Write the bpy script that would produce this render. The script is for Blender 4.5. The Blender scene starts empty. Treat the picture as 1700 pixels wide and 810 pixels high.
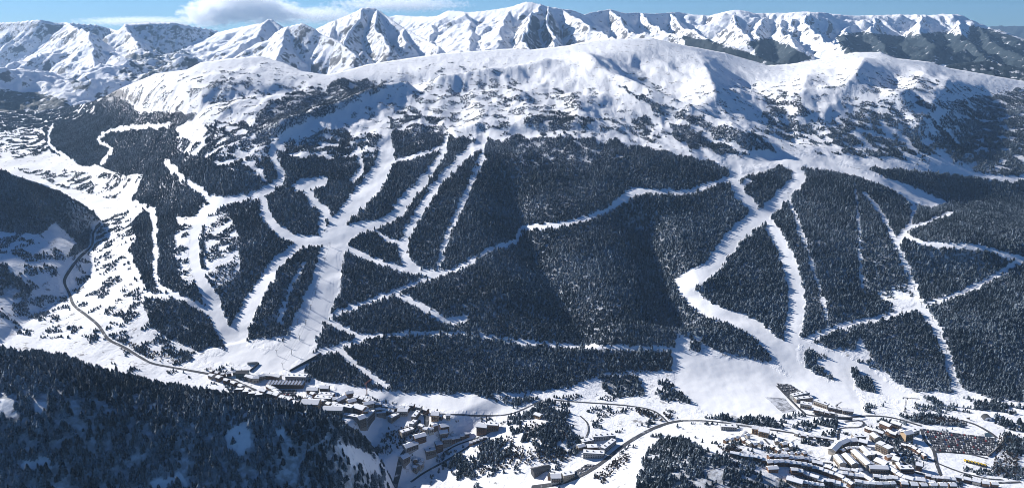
import bpy, bmesh, math, random
import numpy as np
from mathutils import Vector, Matrix

# ------------------------------------------------------------------ camera, sky, sun, exposure
SC = bpy.context.scene
COL = SC.collection
F = 1334.0                       # focal length in pixels of a 1700 x 810 frame
PITCH = math.radians(15.1)
CP, SP = math.cos(PITCH), math.sin(PITCH)

cam_d = bpy.data.cameras.new("camera")
cam_d.sensor_width = 36.0
cam_d.lens = F / 1700.0 * 36.0
cam_d.clip_start = 1.0
cam_d.clip_end = 200000.0
cam = bpy.data.objects.new("camera", cam_d)
cam.location = (0, 0, 0)
cam.rotation_euler = (math.radians(90) - PITCH, 0, 0)
COL.objects.link(cam)
SC.camera = cam

SUN_AZ = math.radians(57)        # to the left of the viewing direction, beyond the ridge
SUN_EL = math.radians(26)
S_DIR = Vector((-math.cos(SUN_EL) * math.sin(SUN_AZ), math.cos(SUN_EL) * math.cos(SUN_AZ), math.sin(SUN_EL)))

world = bpy.data.worlds.new("World")
SC.world = world
world.use_nodes = True
wn = world.node_tree
bg = wn.nodes["Background"]
sky = wn.nodes.new("ShaderNodeTexSky")
sky.sky_type = 'NISHITA'
sky.sun_disc = False
sky.sun_elevation = SUN_EL
sky.sun_rotation = -SUN_AZ
sky.altitude = 2500
sky.air_density = 1.0
sky.dust_density = 0.3
sky.ozone_density = 4.0
tint = wn.nodes.new("ShaderNodeMix"); tint.data_type = 'RGBA'; tint.blend_type = 'MULTIPLY'; tint.inputs[0].default_value = 1.0
tint.inputs[7].default_value = (.47, .77, 1.08, 1)
wn.links.new(sky.outputs[0], tint.inputs[6]); wn.links.new(tint.outputs[2], bg.inputs[0])
bg.inputs[1].default_value = 0.05
HAZE = 2.6e-5

sun_d = bpy.data.lights.new("sun", 'SUN')
sun_d.energy = 5.0
sun_d.angle = math.radians(0.5)
sun_d.color = (1.0, 0.965, 0.93)
sun = bpy.data.objects.new("sun", sun_d)
sun.rotation_euler = (-S_DIR).to_track_quat('-Z', 'Y').to_euler()
sun.location = (-3000, 1500, 3000)
COL.objects.link(sun)

SC.view_settings.view_transform = 'Standard'
SC.view_settings.look = 'None'
SC.view_settings.gamma = 1.0
SC.view_settings.use_curve_mapping = False
SC.view_settings.exposure = 0.68
SC.render.engine = 'CYCLES'
SC.cycles.max_bounces = 10
SC.cycles.diffuse_bounces = 3
SC.cycles.volume_bounces = 8
SC.cycles.use_denoising = True
SC.cycles.denoising_input_passes = 'RGB_ALBEDO_NORMAL'
SC.cycles.denoising_prefilter = 'ACCURATE'
SC.cycles.filter_width = 0.9
SC.cycles.sample_clamp_indirect = 4.0
SC.cycles.volume_step_rate = 1.0
SC.cycles.volume_max_steps = 96

# ------------------------------------------------------------------ projection helpers
def tan_down(py):
    b = (405.0 - np.asarray(py, float)) / F
    return (b * CP - SP) / (CP + b * SP)          # Z / Y of a pixel row
def unproject(px, py, Y):
    px = np.asarray(px, float); py = np.asarray(py, float); Y = np.asarray(Y, float)
    b = (405.0 - py) / F
    t = Y / (CP + b * SP)
    return (px - 850.0) / F * t, Y, t * (b * CP - SP)
def project(X, Y, Z):
    d = Y * CP - Z * SP
    return 850 + F * X / d, 405 - F * (Y * SP + Z * CP) / d

# ------------------------------------------------------------------ noise
def _hash(ix, iy, seed):
    h = (ix.astype(np.int64) * 374761393 + iy.astype(np.int64) * 668265263 + seed * 144665) & 0x7fffffff
    h = ((h ^ (h >> 13)) * 1274126177) & 0x7fffffff
    return (h ^ (h >> 16)) & 0x7fffffff
def gnoise(x, y, seed=0):
    x = np.asarray(x, float); y = np.asarray(y, float)
    ix = np.floor(x); iy = np.floor(y); fx = x - ix; fy = y - iy
    u = fx * fx * fx * (fx * (fx * 6 - 15) + 10); v = fy * fy * fy * (fy * (fy * 6 - 15) + 10)
    def g(ox, oy):
        a = _hash(ix + ox, iy + oy, seed) * (2 * math.pi / 2147483647.0)
        return np.cos(a) * (fx - ox) + np.sin(a) * (fy - oy)
    a = g(0, 0) * (1 - u) + g(1, 0) * u
    b = g(0, 1) * (1 - u) + g(1, 1) * u
    return (a * (1 - v) + b * v) * 1.5
def fbm(x, y, octaves=4, seed=0, gain=0.5):
    s = 0; a = 1.0; k = 1.0; n = 0
    for o in range(octaves):
        s = s + a * gnoise(x * k + 17.3 * o, y * k - 9.1 * o, seed + o); n += a; a *= gain; k *= 2.03
    return s / n
def ridged(x, y, octaves=5, seed=0, gain=0.5):
    s = 0; a = 1.0; k = 1.0; n = 0; w = 1.0
    for o in range(octaves):
        r = (1 - np.abs(gnoise(x * k + 5.7 * o, y * k + 3.3 * o, seed + o))) ** 2
        s = s + a * r * w; n += a; w = np.clip(r * 1.6, 0, 1); a *= gain; k *= 2.07
    return s / n
def sstep(a, b, x):
    t = np.clip((x - a) / (b - a), 0, 1); return t * t * (3 - 2 * t)
def tps_fit(P, v, lam=1e-3):
    P = np.asarray(P, float); v = np.asarray(v, float); n = len(P)
    d2 = ((P[:, None] - P[None]) ** 2).sum(-1)
    K = 0.5 * d2 * np.log(d2 + 1e-12) + lam * np.eye(n)
    Q = np.c_[np.ones(n), P]
    A = np.zeros((n + 3, n + 3)); A[:n, :n] = K; A[:n, n:] = Q; A[n:, :n] = Q.T
    w = np.linalg.solve(A, np.r_[v, 0, 0, 0])
    return P, w
def tps_eval(m, X, Y):
    P, w = m
    r = w[-3] + w[-2] * X + w[-1] * Y
    for i in range(len(P)):
        d2 = (X - P[i, 0]) ** 2 + (Y - P[i, 1]) ** 2
        r = r + w[i] * 0.5 * d2 * np.log(d2 + 1e-12)
    return r
def seg_dist(X, Y, a, b):
    dx, dy = b[0] - a[0], b[1] - a[1]
    L = dx * dx + dy * dy + 1e-9
    t = np.clip(((X - a[0]) * dx + (Y - a[1]) * dy) / L, 0, 1)
    return np.hypot(X - a[0] - t * dx, Y - a[1] - t * dy), t

# ------------------------------------------------------------------ raster maps traced over the frame
W0, H0 = 1700, 810
RX, RY = np.meshgrid(np.arange(W0) + .5, np.arange(H0) + .5)
def poly_mask(pts):
    xs = np.array([p[0] for p in pts], float); ys = np.array([p[1] for p in pts], float)
    x0, x1 = int(max(0, xs.min() - 1)), int(min(W0, xs.max() + 2)); y0, y1 = int(max(0, ys.min() - 1)), int(min(H0, ys.max() + 2))
    m = np.zeros((H0, W0), bool)
    if x1 <= x0 or y1 <= y0: return m
    gx = RX[y0:y1, x0:x1]; gy = RY[y0:y1, x0:x1]; ins = np.zeros(gx.shape, bool)
    n = len(xs); j = n - 1
    for i in range(n):
        c = ((ys[i] > gy) != (ys[j] > gy))
        if ys[i] != ys[j]:
            ins ^= c & (gx < (xs[j] - xs[i]) * (gy - ys[i]) / (ys[j] - ys[i]) + xs[i])
        j = i
    m[y0:y1, x0:x1] = ins
    return m
def spline(pts, n=6):
    P = np.array(pts, float)
    if len(P) < 3: return P
    Q = np.vstack([2 * P[0] - P[1], P, 2 * P[-1] - P[-2]]); out = []
    for i in range(1, len(Q) - 2):
        for k in range(n):
            t = k / n
            out.append(.5 * (2 * Q[i] + (Q[i + 1] - Q[i - 1]) * t + (2 * Q[i - 1] - 5 * Q[i] + 4 * Q[i + 1] - Q[i + 2]) * t * t + (3 * Q[i] - Q[i - 1] - 3 * Q[i + 1] + Q[i + 2]) * t ** 3))
    out.append(P[-1]); return np.array(out)
def stroke_mask(pts, wid):
    """pts (px, py) or (px, py, width)"""
    P = np.array([tuple(p) + ((wid,) if len(p) == 2 else ()) for p in pts], float)
    P = spline(P, 5); m = np.zeros((H0, W0), bool)
    for a, b in zip(P[:-1], P[1:]):
        r = max(a[2], b[2]) * .5 + 2
        x0, x1 = int(max(0, min(a[0], b[0]) - r)), int(min(W0, max(a[0], b[0]) + r + 1))
        y0, y1 = int(max(0, min(a[1], b[1]) - r)), int(min(H0, max(a[1], b[1]) + r + 1))
        if x1 <= x0 or y1 <= y0: continue
        d, t = seg_dist(RX[y0:y1, x0:x1], RY[y0:y1, x0:x1], a, b)
        m[y0:y1, x0:x1] |= d < (a[2] + (b[2] - a[2]) * t) * .5
    return m
def look(R, px, py):
    return R[np.clip(py.astype(int), 0, H0 - 1), np.clip(px.astype(int), 0, W0 - 1)]

rng = np.random.default_rng(7)
random.seed(7)
N_EDGE = fbm(RX / 7.0, RY / 7.0, 3, 3)
# ---- forest density, 0..1
DEN = np.zeros((H0, W0), np.float32)
BIG = [(197,147),(187,160),(213,173),(233,187),(262,185),(295,175),(320,188),(312,203),(293,215),(293,230),(340,240),(345,215),(365,203),(395,200),(425,213),(445,233),
 (470,228),(520,222),(560,215),(600,225),(640,222),(680,213),(740,222),(800,232),(850,228),(917,227),(983,230),(1037,240),(1123,257),(1185,268),(1200,278),(1225,290),(1290,278),(1310,285),(1330,277),(1422,293),(1482,316),(1510,337),(1548,346),(1575,338),(1640,362),(1700,385),(1750,400),
 (1750,670),(1648,663),(1595,643),(1582,650),(1522,650),(1488,637),(1472,617),(1445,590),(1430,562),(1400,543),(1330,565),(1320,560),(1300,590),(1275,600),(1263,603),(1227,590),(1197,583),(1163,570),(1117,580),(1117,617),(1077,613),(1010,620),(983,627),(950,643),(850,653),(708,655),(652,650),(605,643),(525,630),(505,620),(515,595),(530,570),
 (425,560),(400,575),(380,580),(350,575),(330,583),(300,570),(270,555),(250,540),(225,510),(235,490),(215,460),(210,425),(225,395),(215,370),(240,352),(215,335),(235,300),(240,290),(200,290),(160,275),(120,270),(90,250),(20,260),(10,240),(60,220),(90,210),(140,180)]
def put(d, pts): DEN[poly_mask(pts)] = d
put(.15, [(120,470),(240,480),(330,590),(520,625),(700,655),(850,655),(1120,620),(1280,690),(1500,660),(1700,690),(1700,810),(640,810),(580,700),(420,655),(200,615),(130,560)])
put(.06, [(250,130),(430,105),(560,135),(740,105),(860,120),(900,160),(1000,175),(1100,150),(1280,140),(1420,115),(1600,140),(1700,155),(1700,280),(1300,265),(1100,250),(800,230),(420,215),(300,215)])
put(1, BIG)
put(.3, [(1190,700),(1290,705),(1400,730),(1480,715),(1530,715),(1560,770),(1700,790),(1700,810),(1300,810),(1200,760)])
put(.6, [(0,176),(60,176),(110,172),(160,165),(150,185),(120,202),(60,214),(0,218)])
put(.35, [(0,222),(70,215),(90,245),(40,262),(0,262)])
for d, pts in [
 (.8, [(425,187),(458,160),(508,153),(565,133),(612,130),(642,143),(625,167),(575,187),(525,200),(475,217),(445,233),(425,213)]),
 (.25, [(310,160),(360,140),(430,130),(425,187),(330,200)]), (.45, [(305,150),(345,135),(400,128),(400,150),(330,165)]),
 (.35, [(190,150),(235,140),(290,150),(320,187),(260,185),(213,173)]),
 (.62, [(445,235),(520,222),(600,225),(640,222),(640,262),(560,265),(470,262)]),
 (.62, [(293,230),(340,240),(345,215),(365,203),(425,213),(440,240),(440,300),(330,262),(300,250)]),
 (.38, [(700,140),(850,135),(850,213),(800,220),(740,200),(690,170)]), (.2, [(600,160),(700,150),(690,190),(620,205),(560,200)]),
 (.6, [(640,190),(690,185),(740,205),(735,222),(650,215)]), (.75, [(870,182),(925,178),(983,200),(975,222),(900,224),(865,205)]),
 (.33, [(920,150),(995,150),(1000,165),(960,185),(900,190),(850,200),(850,165)]), (.7, [(1053,193),(1075,193),(1097,225),(1080,236),(1053,225)]),
 (.35, [(985,195),(1050,190),(1050,230),(990,222)]), (.82, [(1023,140),(1083,167),(1150,187),(1223,213),(1275,240),(1290,255),(1243,250),(1183,220),(1117,197),(1063,170)]),
 (.88, [(1117,210),(1150,215),(1183,230),(1217,247),(1250,263),(1200,258),(1150,245),(1120,232)]),
 (.3, [(1040,120),(1090,140),(1130,170),(1090,165)]), (.22, [(1150,155),(1220,165),(1260,190),(1200,190)]),
 (.6, [(1275,147),(1330,165),(1355,190),(1350,227),(1310,235),(1275,225),(1262,190)]),
 (.55, [(1342,220),(1400,190),(1470,165),(1560,150),(1580,170),(1575,260),(1500,262),(1420,258),(1370,240)]),
 (.74, [(1575,167),(1640,160),(1700,150),(1750,160),(1750,300),(1700,295),(1620,285),(1575,262)]),
 (.25, [(1390,130),(1450,120),(1560,135),(1640,150),(1580,170),(1470,165),(1400,185)]),
 (1., [(1440,283),(1500,280),(1600,285),(1750,292),(1750,400),(1640,362),(1575,338),(1522,313),(1475,297)]),
 (.4, [(293,360),(327,360),(322,430),(335,477),(300,470),(290,420)]), (.42, [(340,360),(378,352),(400,400),(398,455),(360,480),(338,450)]),
 (.85, [(850,230),(1000,232),(1040,262),(960,285),(860,270)]),
 (.45, [(1455,482),(1515,470),(1535,505),(1470,528)]), (.5, [(1125,545),(1165,560),(1160,585),(1120,585)]),
 (1, [(-9,281),(0,283),(43,300),(100,320),(140,343),(167,367),(157,380),(147,417),(133,423),(110,427),(130,403),(93,370),(67,390),(-9,383)]),
 (.42, [(-9,383),(67,390),(110,427),(105,470),(60,480),(-9,470)]), (.8, [(-9,430),(55,480),(50,495),(-9,500)]), (.34, [(-9,500),(55,495),(110,490),(130,560),(-9,560)]),
 (.33, [(120,430),(160,400),(215,430),(240,500),(250,545),(180,530),(130,500)]), (.4, [(150,375),(215,350),(225,395),(170,420)]),
 (.36, [(20,280),(240,292),(190,330),(100,310)]), (.3, [(0,225),(60,222),(20,262),(0,262)]), (.42, [(150,530),(240,545),(330,600),(250,598),(190,565)]),
 (.97, [(792,653),(822,655),(830,672),(800,675)]), (.65, [(850,663),(900,660),(960,690),(970,720),(960,757),(880,755),(850,720),(840,690)]),
 (.95, [(997,623),(1060,625),(1072,655),(1030,662),(995,645)]), (.5, [(1080,627),(1160,650),(1165,672),(1100,665)]), (.3, [(960,650),(1080,665),(1150,690),(1050,690)]),
 (.9, [(1190,690),(1240,677),(1300,685),(1300,712),(1200,710)]), (.55, [(1275,690),(1340,685),(1390,700),(1385,727),(1300,715)]),
 (.9, [(1492,690),(1560,688),(1612,700),(1600,707),(1500,705)]), (.62, [(720,760),(800,730),(850,735),(840,790),(760,795)]), (.35, [(560,640),(650,655),(700,660),(640,650)]),
 (.3, [(1030,810),(1080,740),(1120,720),(1330,800),(1330,810)]), (.3, [(560,735),(640,720),(720,745),(700,800),(640,808)]), (.3, [(560,700),(600,728),(660,715),(690,735),(650,760),(600,740)]), (.5, [(1490,655),(1600,660),(1700,675),(1700,690),(1560,672)]),
 (.9, [(1097,730),(1133,727),(1170,747),(1197,757),(1250,780),(1300,800),(1310,815),(1050,830),(1063,770),(1080,743)]),
 (1, [(1332,587),(1345,577),(1385,595),(1388,632),(1335,615)]), (1, [(1352,570),(1370,550),(1400,545),(1425,560),(1420,580),(1390,580)]),
 (1, [(1408,603),(1455,627),(1452,653),(1422,643)]), (.35, [(1395,583),(1445,590),(1472,617),(1440,615)]),
 (.5, [(1625,690),(1700,690),(1700,760),(1660,770),(1668,720)]), (.4, [(690,665),(730,672),(760,690),(700,690)]),
 ]: put(d, pts)
CREST_B = [(-200,560),(-9,577),(67,583),(110,590),(140,603),(200,620),(260,633),(320,643),(425,659),(475,673),(502,687),(568,690),(578,700),(598,727),(625,753),(632,790),(638,812)]
put(.91, CREST_B + [(-200, 812)])
put(1, CREST_B[:9] + [(425,675),(300,664),(200,658),(-200,652)])
for d, pts in [(.22, [(385,690),(412,685),(416,740),(395,762),(372,745)]), (.1, [(455,712),(472,712),(470,728)]), (.15, [(560,735),(600,745),(640,780),(630,795),(575,765)]), (.1, [(35,770),(75,755),(88,775),(45,785)]),
               (.2, [(250,800),(300,785),(310,805),(255,810)]), (.2, [(60,670),(85,665),(80,690),(60,690)]), (.25, [(0,665),(22,665),(25,690),(0,690)]), (.25, [(250,670),(280,670),(275,690),(245,685)])]: put(d, pts)
# ---- pistes, tracks, lift lines: no trees
PISTES = [
 (8, [(210,333),(247,347),(255,357),(257,403),(260,467),(277,483),(320,503),(353,523)]), (8, [(213,423),(233,470),(243,488),(277,492)]),
 (6, [(87,207),(80,230),(93,250),(123,270)]), (6, [(277,209),(207,213),(180,220),(163,233),(183,247),(170,270)]),
 (9, [(277,270),(303,297)]), (8, [(313,303),(333,315)]), (10, [(338,322),(362,333),(425,323),(465,300)]),
 (20, [(362,337,16),(333,360,18),(323,393,18),(322,430,18),(333,463,20),(353,503,22),(367,540,22),(400,590,30)]),
 (12, [(465,302),(468,291),(457,268),(453,248),(470,232),(492,217),(558,193),(638,157)]),
 (14, [(437,333),(445,363),(475,390),(512,400),(542,400)]), (16, [(495,308),(538,300)]), (11, [(508,310),(520,335),(535,347),(548,362)]), (9, [(535,357),(535,397)]),
 (30, [(640,222,16),(640,245,26),(638,270,28),(612,313,34),(568,360,22),(558,397,40),(548,437,42),(535,487,50),(510,540,48),(495,570,48)]),
 (14, [(742,228,9),(737,248,9),(725,270,10),(702,300,14),(675,330,19),(658,353,18),(632,370,14),(598,377,20),(565,397,16)]),
 (13, [(802,232,14),(758,270,12),(725,307,13),(702,343,14),(685,370,13),(672,400,14),(672,430,14),(692,447,12)]), (8, [(803,240),(797,270),(778,313),(755,363),(738,403),(728,440)]),
 (8, [(572,410),(618,430),(658,443),(708,452),(738,452)]), (5, [(628,385),(645,397),(672,405)]), (7, [(738,452),(718,458),(658,483),(592,507),(538,527),(512,540)]),
 (6, [(738,452),(775,437),(808,417),(850,403),(857,400),(867,380),(883,377),(957,367),(1010,347)]), (12, [(1010,347,7),(1050,320,14),(1077,317,9),(1140,318,7),(1187,303,6),(1227,293,6),(1275,280,6)]),
 (8, [(658,488),(685,500),(715,517),(745,533),(775,527)]), (22, [(512,402,12),(498,407,14),(468,427,16),(445,457,20),(425,490,24),(400,540,28),(392,580,34)]), (5, [(508,437),(485,470),(465,533)]),
 (7, [(592,245),(600,280),(585,300)]), (5, [(650,270),(690,258),(735,245)]), (5, [(392,240),(405,265),(430,285),(440,300)]),
 (16, [(1223,272),(1220,307),(1237,330),(1250,345)]), (22, [(1318,272,18),(1325,297,20),(1305,317,20),(1282,343,22),(1233,380,28),(1203,413,26),(1177,447,25),(1140,465,28),(1143,485,25),(1170,510,24),(1203,523,22),(1247,540,25),(1275,563,26),(1308,600,30),(1342,633,36),(1392,663,44)]),
 (20, [(1268,355,12),(1275,367,14),(1295,403,22),(1312,443,24),(1322,487,25),(1318,540,28),(1308,590,30)]), (8, [(1240,300),(1225,320)]),
 (7, [(1697,430),(1642,463),(1592,487),(1528,507),(1462,527),(1398,540),(1328,567)]), (6, [(1697,430),(1675,425),(1628,410),(1562,407),(1522,400),(1502,387)]),
 (5, [(1515,377),(1548,365),(1592,347)]), (8, [(1505,326,9),(1517,340,9),(1512,367,8),(1502,387,10),(1488,403,12),(1498,427,8),(1512,463,10),(1525,503,13),(1552,540,12),(1565,573,12),(1578,607,12),(1588,643,14)]),
 (7, [(1435,320),(1462,353),(1482,393)]), (4, [(1418,303),(1425,370),(1428,430),(1433,483)]), (5, [(1308,327),(1328,380),(1345,430),(1362,483),(1375,540)]),
 (7, [(1330,262),(1430,268),(1500,277),(1600,287),(1680,297),(1705,288)]), (5, [(850,565),(933,572),(993,575),(1037,577),(1117,578)]), (4, [(612,557),(685,553),(770,553),(850,565)]),
 (8, [(512,592),(555,577),(605,560)]), (7, [(535,528),(560,540),(585,552),(605,558)]), (8, [(560,578),(598,610),(642,640)]), (5, [(420,580),(440,570),(470,560)]),
 (16, [(1328,567,12),(1385,590,10),(1440,615,14),(1465,640,20),(1500,660,20)]), (12, [(1392,583),(1400,610),(1405,640)]),
]
PM = np.zeros((H0, W0), bool)
for w, p in PISTES: PM |= stroke_mask(p, w * 1.06)
for p in [[(495,540),(490,553),(445,583),(425,593),(425,623),(478,617),(515,575),(522,540)], [(355,540),(372,540),(420,580),(440,580),(425,605),(340,602),(345,590),(385,588)],
          [(1325,272),(1422,292),(1482,313),(1510,335),(1548,342),(1569,333),(1522,313),(1475,297),(1430,285),(1360,262),(1250,258),(1190,268),(1230,275)],
          [(1117,582),(1275,602),(1330,640),(1400,680),(1280,690),(1170,685),(1120,640)], [(540,392),(575,372),(600,372),(585,395),(570,415),(545,415)],
          [(1355,600),(1392,583),(1412,600),(1420,645),(1440,690),(1395,690),(1388,632)], [(530,632),(652,652),(790,655),(850,672),(850,690),(720,680),(560,650)]]:
    PM |= poly_mask(p)
_ox = np.clip(np.arange(W0)[None] + np.rint(fbm(RX / 9, RY / 9, 3, 15) * 7).astype(int), 0, W0 - 1)
_oy = np.clip(np.arange(H0)[:, None] + np.rint(fbm(RX / 9, RY / 9, 3, 19) * 6).astype(int), 0, H0 - 1)
PM = PM[_oy, _ox]                # ragged, wandering edges
_hi = sstep(300, 240, RY) * 13 + 6
DEN = DEN[np.clip(np.arange(H0)[:, None] + np.rint(fbm(RX / 24, RY / 24, 3, 119) * _hi * .7).astype(int), 0, H0 - 1), np.clip(np.arange(W0)[None] + np.rint(fbm(RX / 24, RY / 24, 3, 115) * _hi).astype(int), 0, W0 - 1)]
DEN[PM] = 0

# ------------------------------------------------------------------ terrain: one sheet from the near valley to the ski-area ridge
SKY_A = [(-450,205),(-200,196),(-40,191),(0,189),(35,184),(70,187),(105,180),(150,171),(175,160),(200,147),(260,122),(310,116),(333,104),(380,98),(430,93),(470,104),(502,119),(540,124),(560,121),(612,107),(678,97),(745,88),(850,81),(880,83),(943,76),(967,70),(1023,65),(1060,64),(1083,64),(1143,77),(1203,88),(1255,103),(1275,109),(1310,107),(1352,100),(1422,87),(1462,87),(1488,97),(1542,103),(1575,113),(1700,135),(1850,160),(2050,185)]
CTRL = {
 -400: [(1000,830),(810,1090),(640,1420),(575,1580),(470,1980),(370,2480),(280,3250),(230,3850),(190,4650)],
 0:    [(1000,815),(810,1060),(640,1405),(575,1565),(470,1960),(370,2450),(280,3200),(230,3800),(183,4650)],
 110:  [(900,930),(640,1402),(575,1562),(470,1950),(370,2450),(280,3180),(230,3650),(178,4600)],
 200:  [(1000,812),(810,1050),(700,1265),(620,1440),(575,1560),(500,1755),(420,2060),(330,2700),(250,3150),(200,3420),(150,3680)],
 300:  [(900,927),(600,1505),(500,1700),(400,1980),(300,2350),(230,2650),(180,2900),(130,3180),(117,3320)],
 500:  [(1000,812),(810,1050),(700,1265),(640,1400),(610,1460),(500,1670),(400,1900),(300,2220),(200,2700),(150,3000),(119,3350)],
 700:  [(900,927),(810,1050),(720,1220),(650,1385),(560,1540),(450,1790),(350,2050),(250,2400),(180,2800),(130,3200),(95,3720)],
 900:  [(1000,812),(810,1050),(730,1200),(660,1365),(560,1530),(450,1770),(350,2030),(250,2370),(180,2750),(120,3250),(81,3950)],
 1070: [(900,925),(810,1045),(690,1290),(640,1405),(560,1535),(450,1775),(350,2040),(250,2400),(180,2800),(120,3280),(64,4000)],
 1300: [(1000,805),(810,1040),(740,1165),(690,1280),(640,1405),(560,1545),(450,1795),(350,2080),(280,2340),(230,2680),(180,3020),(140,3420),(107,4050)],
 1450: [(900,920),(740,1165),(690,1280),(640,1400),(560,1535),(450,1785),(350,2080),(300,2360),(250,2720),(180,3100),(130,3500),(89,4000)],
 1600: [(1000,800),(810,1040),(740,1170),(690,1280),(640,1385),(560,1515),(450,1770),(375,2010),(345,2430),(250,2880),(180,3250),(140,3600),(119,3950)],
 1700: [(900,915),(810,1040),(690,1275),(640,1375),(560,1490),(450,1745),(395,1930),(365,2350),(300,2700),(200,3230),(137,3950)],
 1950: [(1000,800),(810,1040),(690,1260),(640,1360),(560,1470),(450,1700),(420,1830),(390,2250),(300,2680),(200,3250),(172,3700)],
}
cp = [(px / 260.0, py / 120.0) for px in CTRL for (py, Y) in CTRL[px]]
cv = [math.log(Y) for px in CTRL for (py, Y) in CTRL[px]]
M_A = tps_fit(cp, cv, 2e-3)
def depth_A(px, py): return np.exp(tps_eval(M_A, np.asarray(px, float) / 260.0, np.asarray(py, float) / 120.0))
def pt_A(px, py):
    return unproject(px, py, depth_A(px, py))

cols = np.r_[np.arange(-450, -60, 12.), np.arange(-60, 1760, 2.4), np.arange(1760, 2060, 12.)]
sk = np.interp(cols, [p[0] for p in SKY_A], [p[1] for p in SKY_A])
NR = 400
vv = np.linspace(0, 1, NR)
PX = np.repeat(cols[None], NR, 0)
PY = 1000 + (sk[None] - 1000) * vv[:, None]
YY = depth_A(PX, PY)
YY = np.maximum.accumulate(YY, 0) + np.arange(NR)[:, None] * 1e-3
AX, AY, AZ = unproject(PX, PY, YY)

def tent(X, Y, path, h, w, sharp=1.0):
    """ridge (h > 0) or gully (h < 0) along a path given as (px, py) on the slope"""
    P = spline(path, 4); gx, gy, _ = pt_A(P[:, 0], P[:, 1])
    best = np.full(X.shape, 1e9)
    s = np.zeros(X.shape)
    for i in range(len(gx) - 1):
        d, t = seg_dist(X, Y, (gx[i], gy[i]), (gx[i + 1], gy[i + 1]))
        u = (i + t) / (len(gx) - 1)
        k = d < best; best[k] = d[k]; s[k] = u[k]
    taper = sstep(0, .15, s) * sstep(0, .12, 1 - s)
    return h * taper * np.exp(-(best / w) ** (1.3 * sharp))
dZ = np.zeros(AZ.shape)
for path, h, w in [
  ([(838,255),(855,320),(872,378),(900,425),(950,505),(990,580)], -52, 72), ([(1055,325),(1085,400),(1105,470),(1135,550)], -56, 68), ([(925,390),(1000,470),(1040,560)], 16, 90),
  ([(1110,345),(1140,420),(1165,480)], 12, 60), ([(760,300),(800,400),(850,520)], 16, 100), ([(590,440),(700,560)], 10, 80),
  ([(955,85),(995,120),(1080,168),(1180,215),(1290,262)], 42, 75), ([(1150,78),(1168,115),(1178,150),(1190,180)], 42, 80), ([(1050,85),(1090,130),(1150,175)], -35, 110),
  ([(1437,92),(1425,130),(1400,165)], 45, 75), ([(1545,106),(1520,150),(1480,190)], 35, 80), ([(1500,112),(1470,160)], -25, 70), ([(1350,112),(1335,150),(1330,200)], 30, 90),
  ([(700,150),(830,125),(930,105)], 40, 80), ([(445,238),(492,217),(558,193),(640,160),(700,150)], 44, 65), ([(560,140),(640,135),(720,120)], -48, 100), ([(860,150),(880,190),(870,220)], 16, 50),
  ([(940,150),(960,190),(950,220)], 20, 50), ([(780,150),(800,190),(790,220)], 18, 50), ([(300,140),(420,118),(520,132)], 18, 80), ([(330,165),(420,150),(520,145)], -24, 70), ([(820,105),(900,130),(1000,160)], -22, 70), ([(1220,120),(1290,170),(1330,240)], -26, 90), ([(1580,125),(1560,170),(1520,230)], 26, 70), ([(1640,135),(1630,190),(1600,250)], -22, 70), ([(330,270),(420,310)], 10, 60),
  ([(1300,300),(1420,310),(1560,350),(1690,400)], 14, 110), ([(1580,560),(1600,470),(1640,420)], 10, 90), ([(1400,400),(1450,500)], -10, 70), ([(1300,350),(1350,450),(1400,530)], 8, 60),
  ([(430,440),(400,520),(395,570)], -8, 60), ([(470,450),(450,540)], 12, 45), ([(300,330),(290,430),(320,520)], 10, 70),
  ]: dZ += tent(AX, AY, path, h, w)
gx, gy, _ = pt_A(np.array([1195.]), np.array([785.]))
dZ += 26 * np.exp(-(((AX - gx) / 120) ** 2 + ((AY - gy) / 95) ** 2) ** 1.2)
gx, gy, _ = pt_A(np.array([905.]), np.array([715.]))
dZ += 14 * np.exp(-(((AX - gx) / 60) ** 2 + ((AY - gy) / 70) ** 2))
# river cut below the village
dZ += tent(AX, AY, [(560,712),(610,722),(660,738),(720,775),(780,830),(820,900)], -58, 92)
dZ += tent(AX, AY, [(690,700),(730,725),(790,760),(850,800),(900,860)], -42, 110)
up = sstep(-480, -300, AZ)
edge = sstep(0, .05, 1 - vv)[:, None]
slope_part = sstep(-652, -600, AZ)
n1 = fbm(AX / 420, AY / 420, 4, 11) * (14 + 10 * up) * (0.15 + .85 * slope_part)
n2 = fbm(AX / 95, AY / 95, 4, 23) * (2.6 + 2.4 * up) * (1.1 - .1 * slope_part)
n3 = (ridged(AX / 150 + .5 * fbm(AX / 300, AY / 300, 3, 5), AY / 620 + .2 * fbm(AX / 200, AY / 200, 2, 6), 4, 31) - .5) * (13 * up)
n3 = n3 + fbm(AX / 50 + .6 * fbm(AX / 160, AY / 160, 2, 7), AY / 210, 4, 33) * 3.5 * up
AZ2 = AZ + dZ * (0.15 + .85 * edge) + (n1 + n3) * edge + n2 * (0.25 + .75 * edge) + fbm(AX / 28, AY / 28, 3, 29) * (.5 + 1.6 * up)

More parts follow.
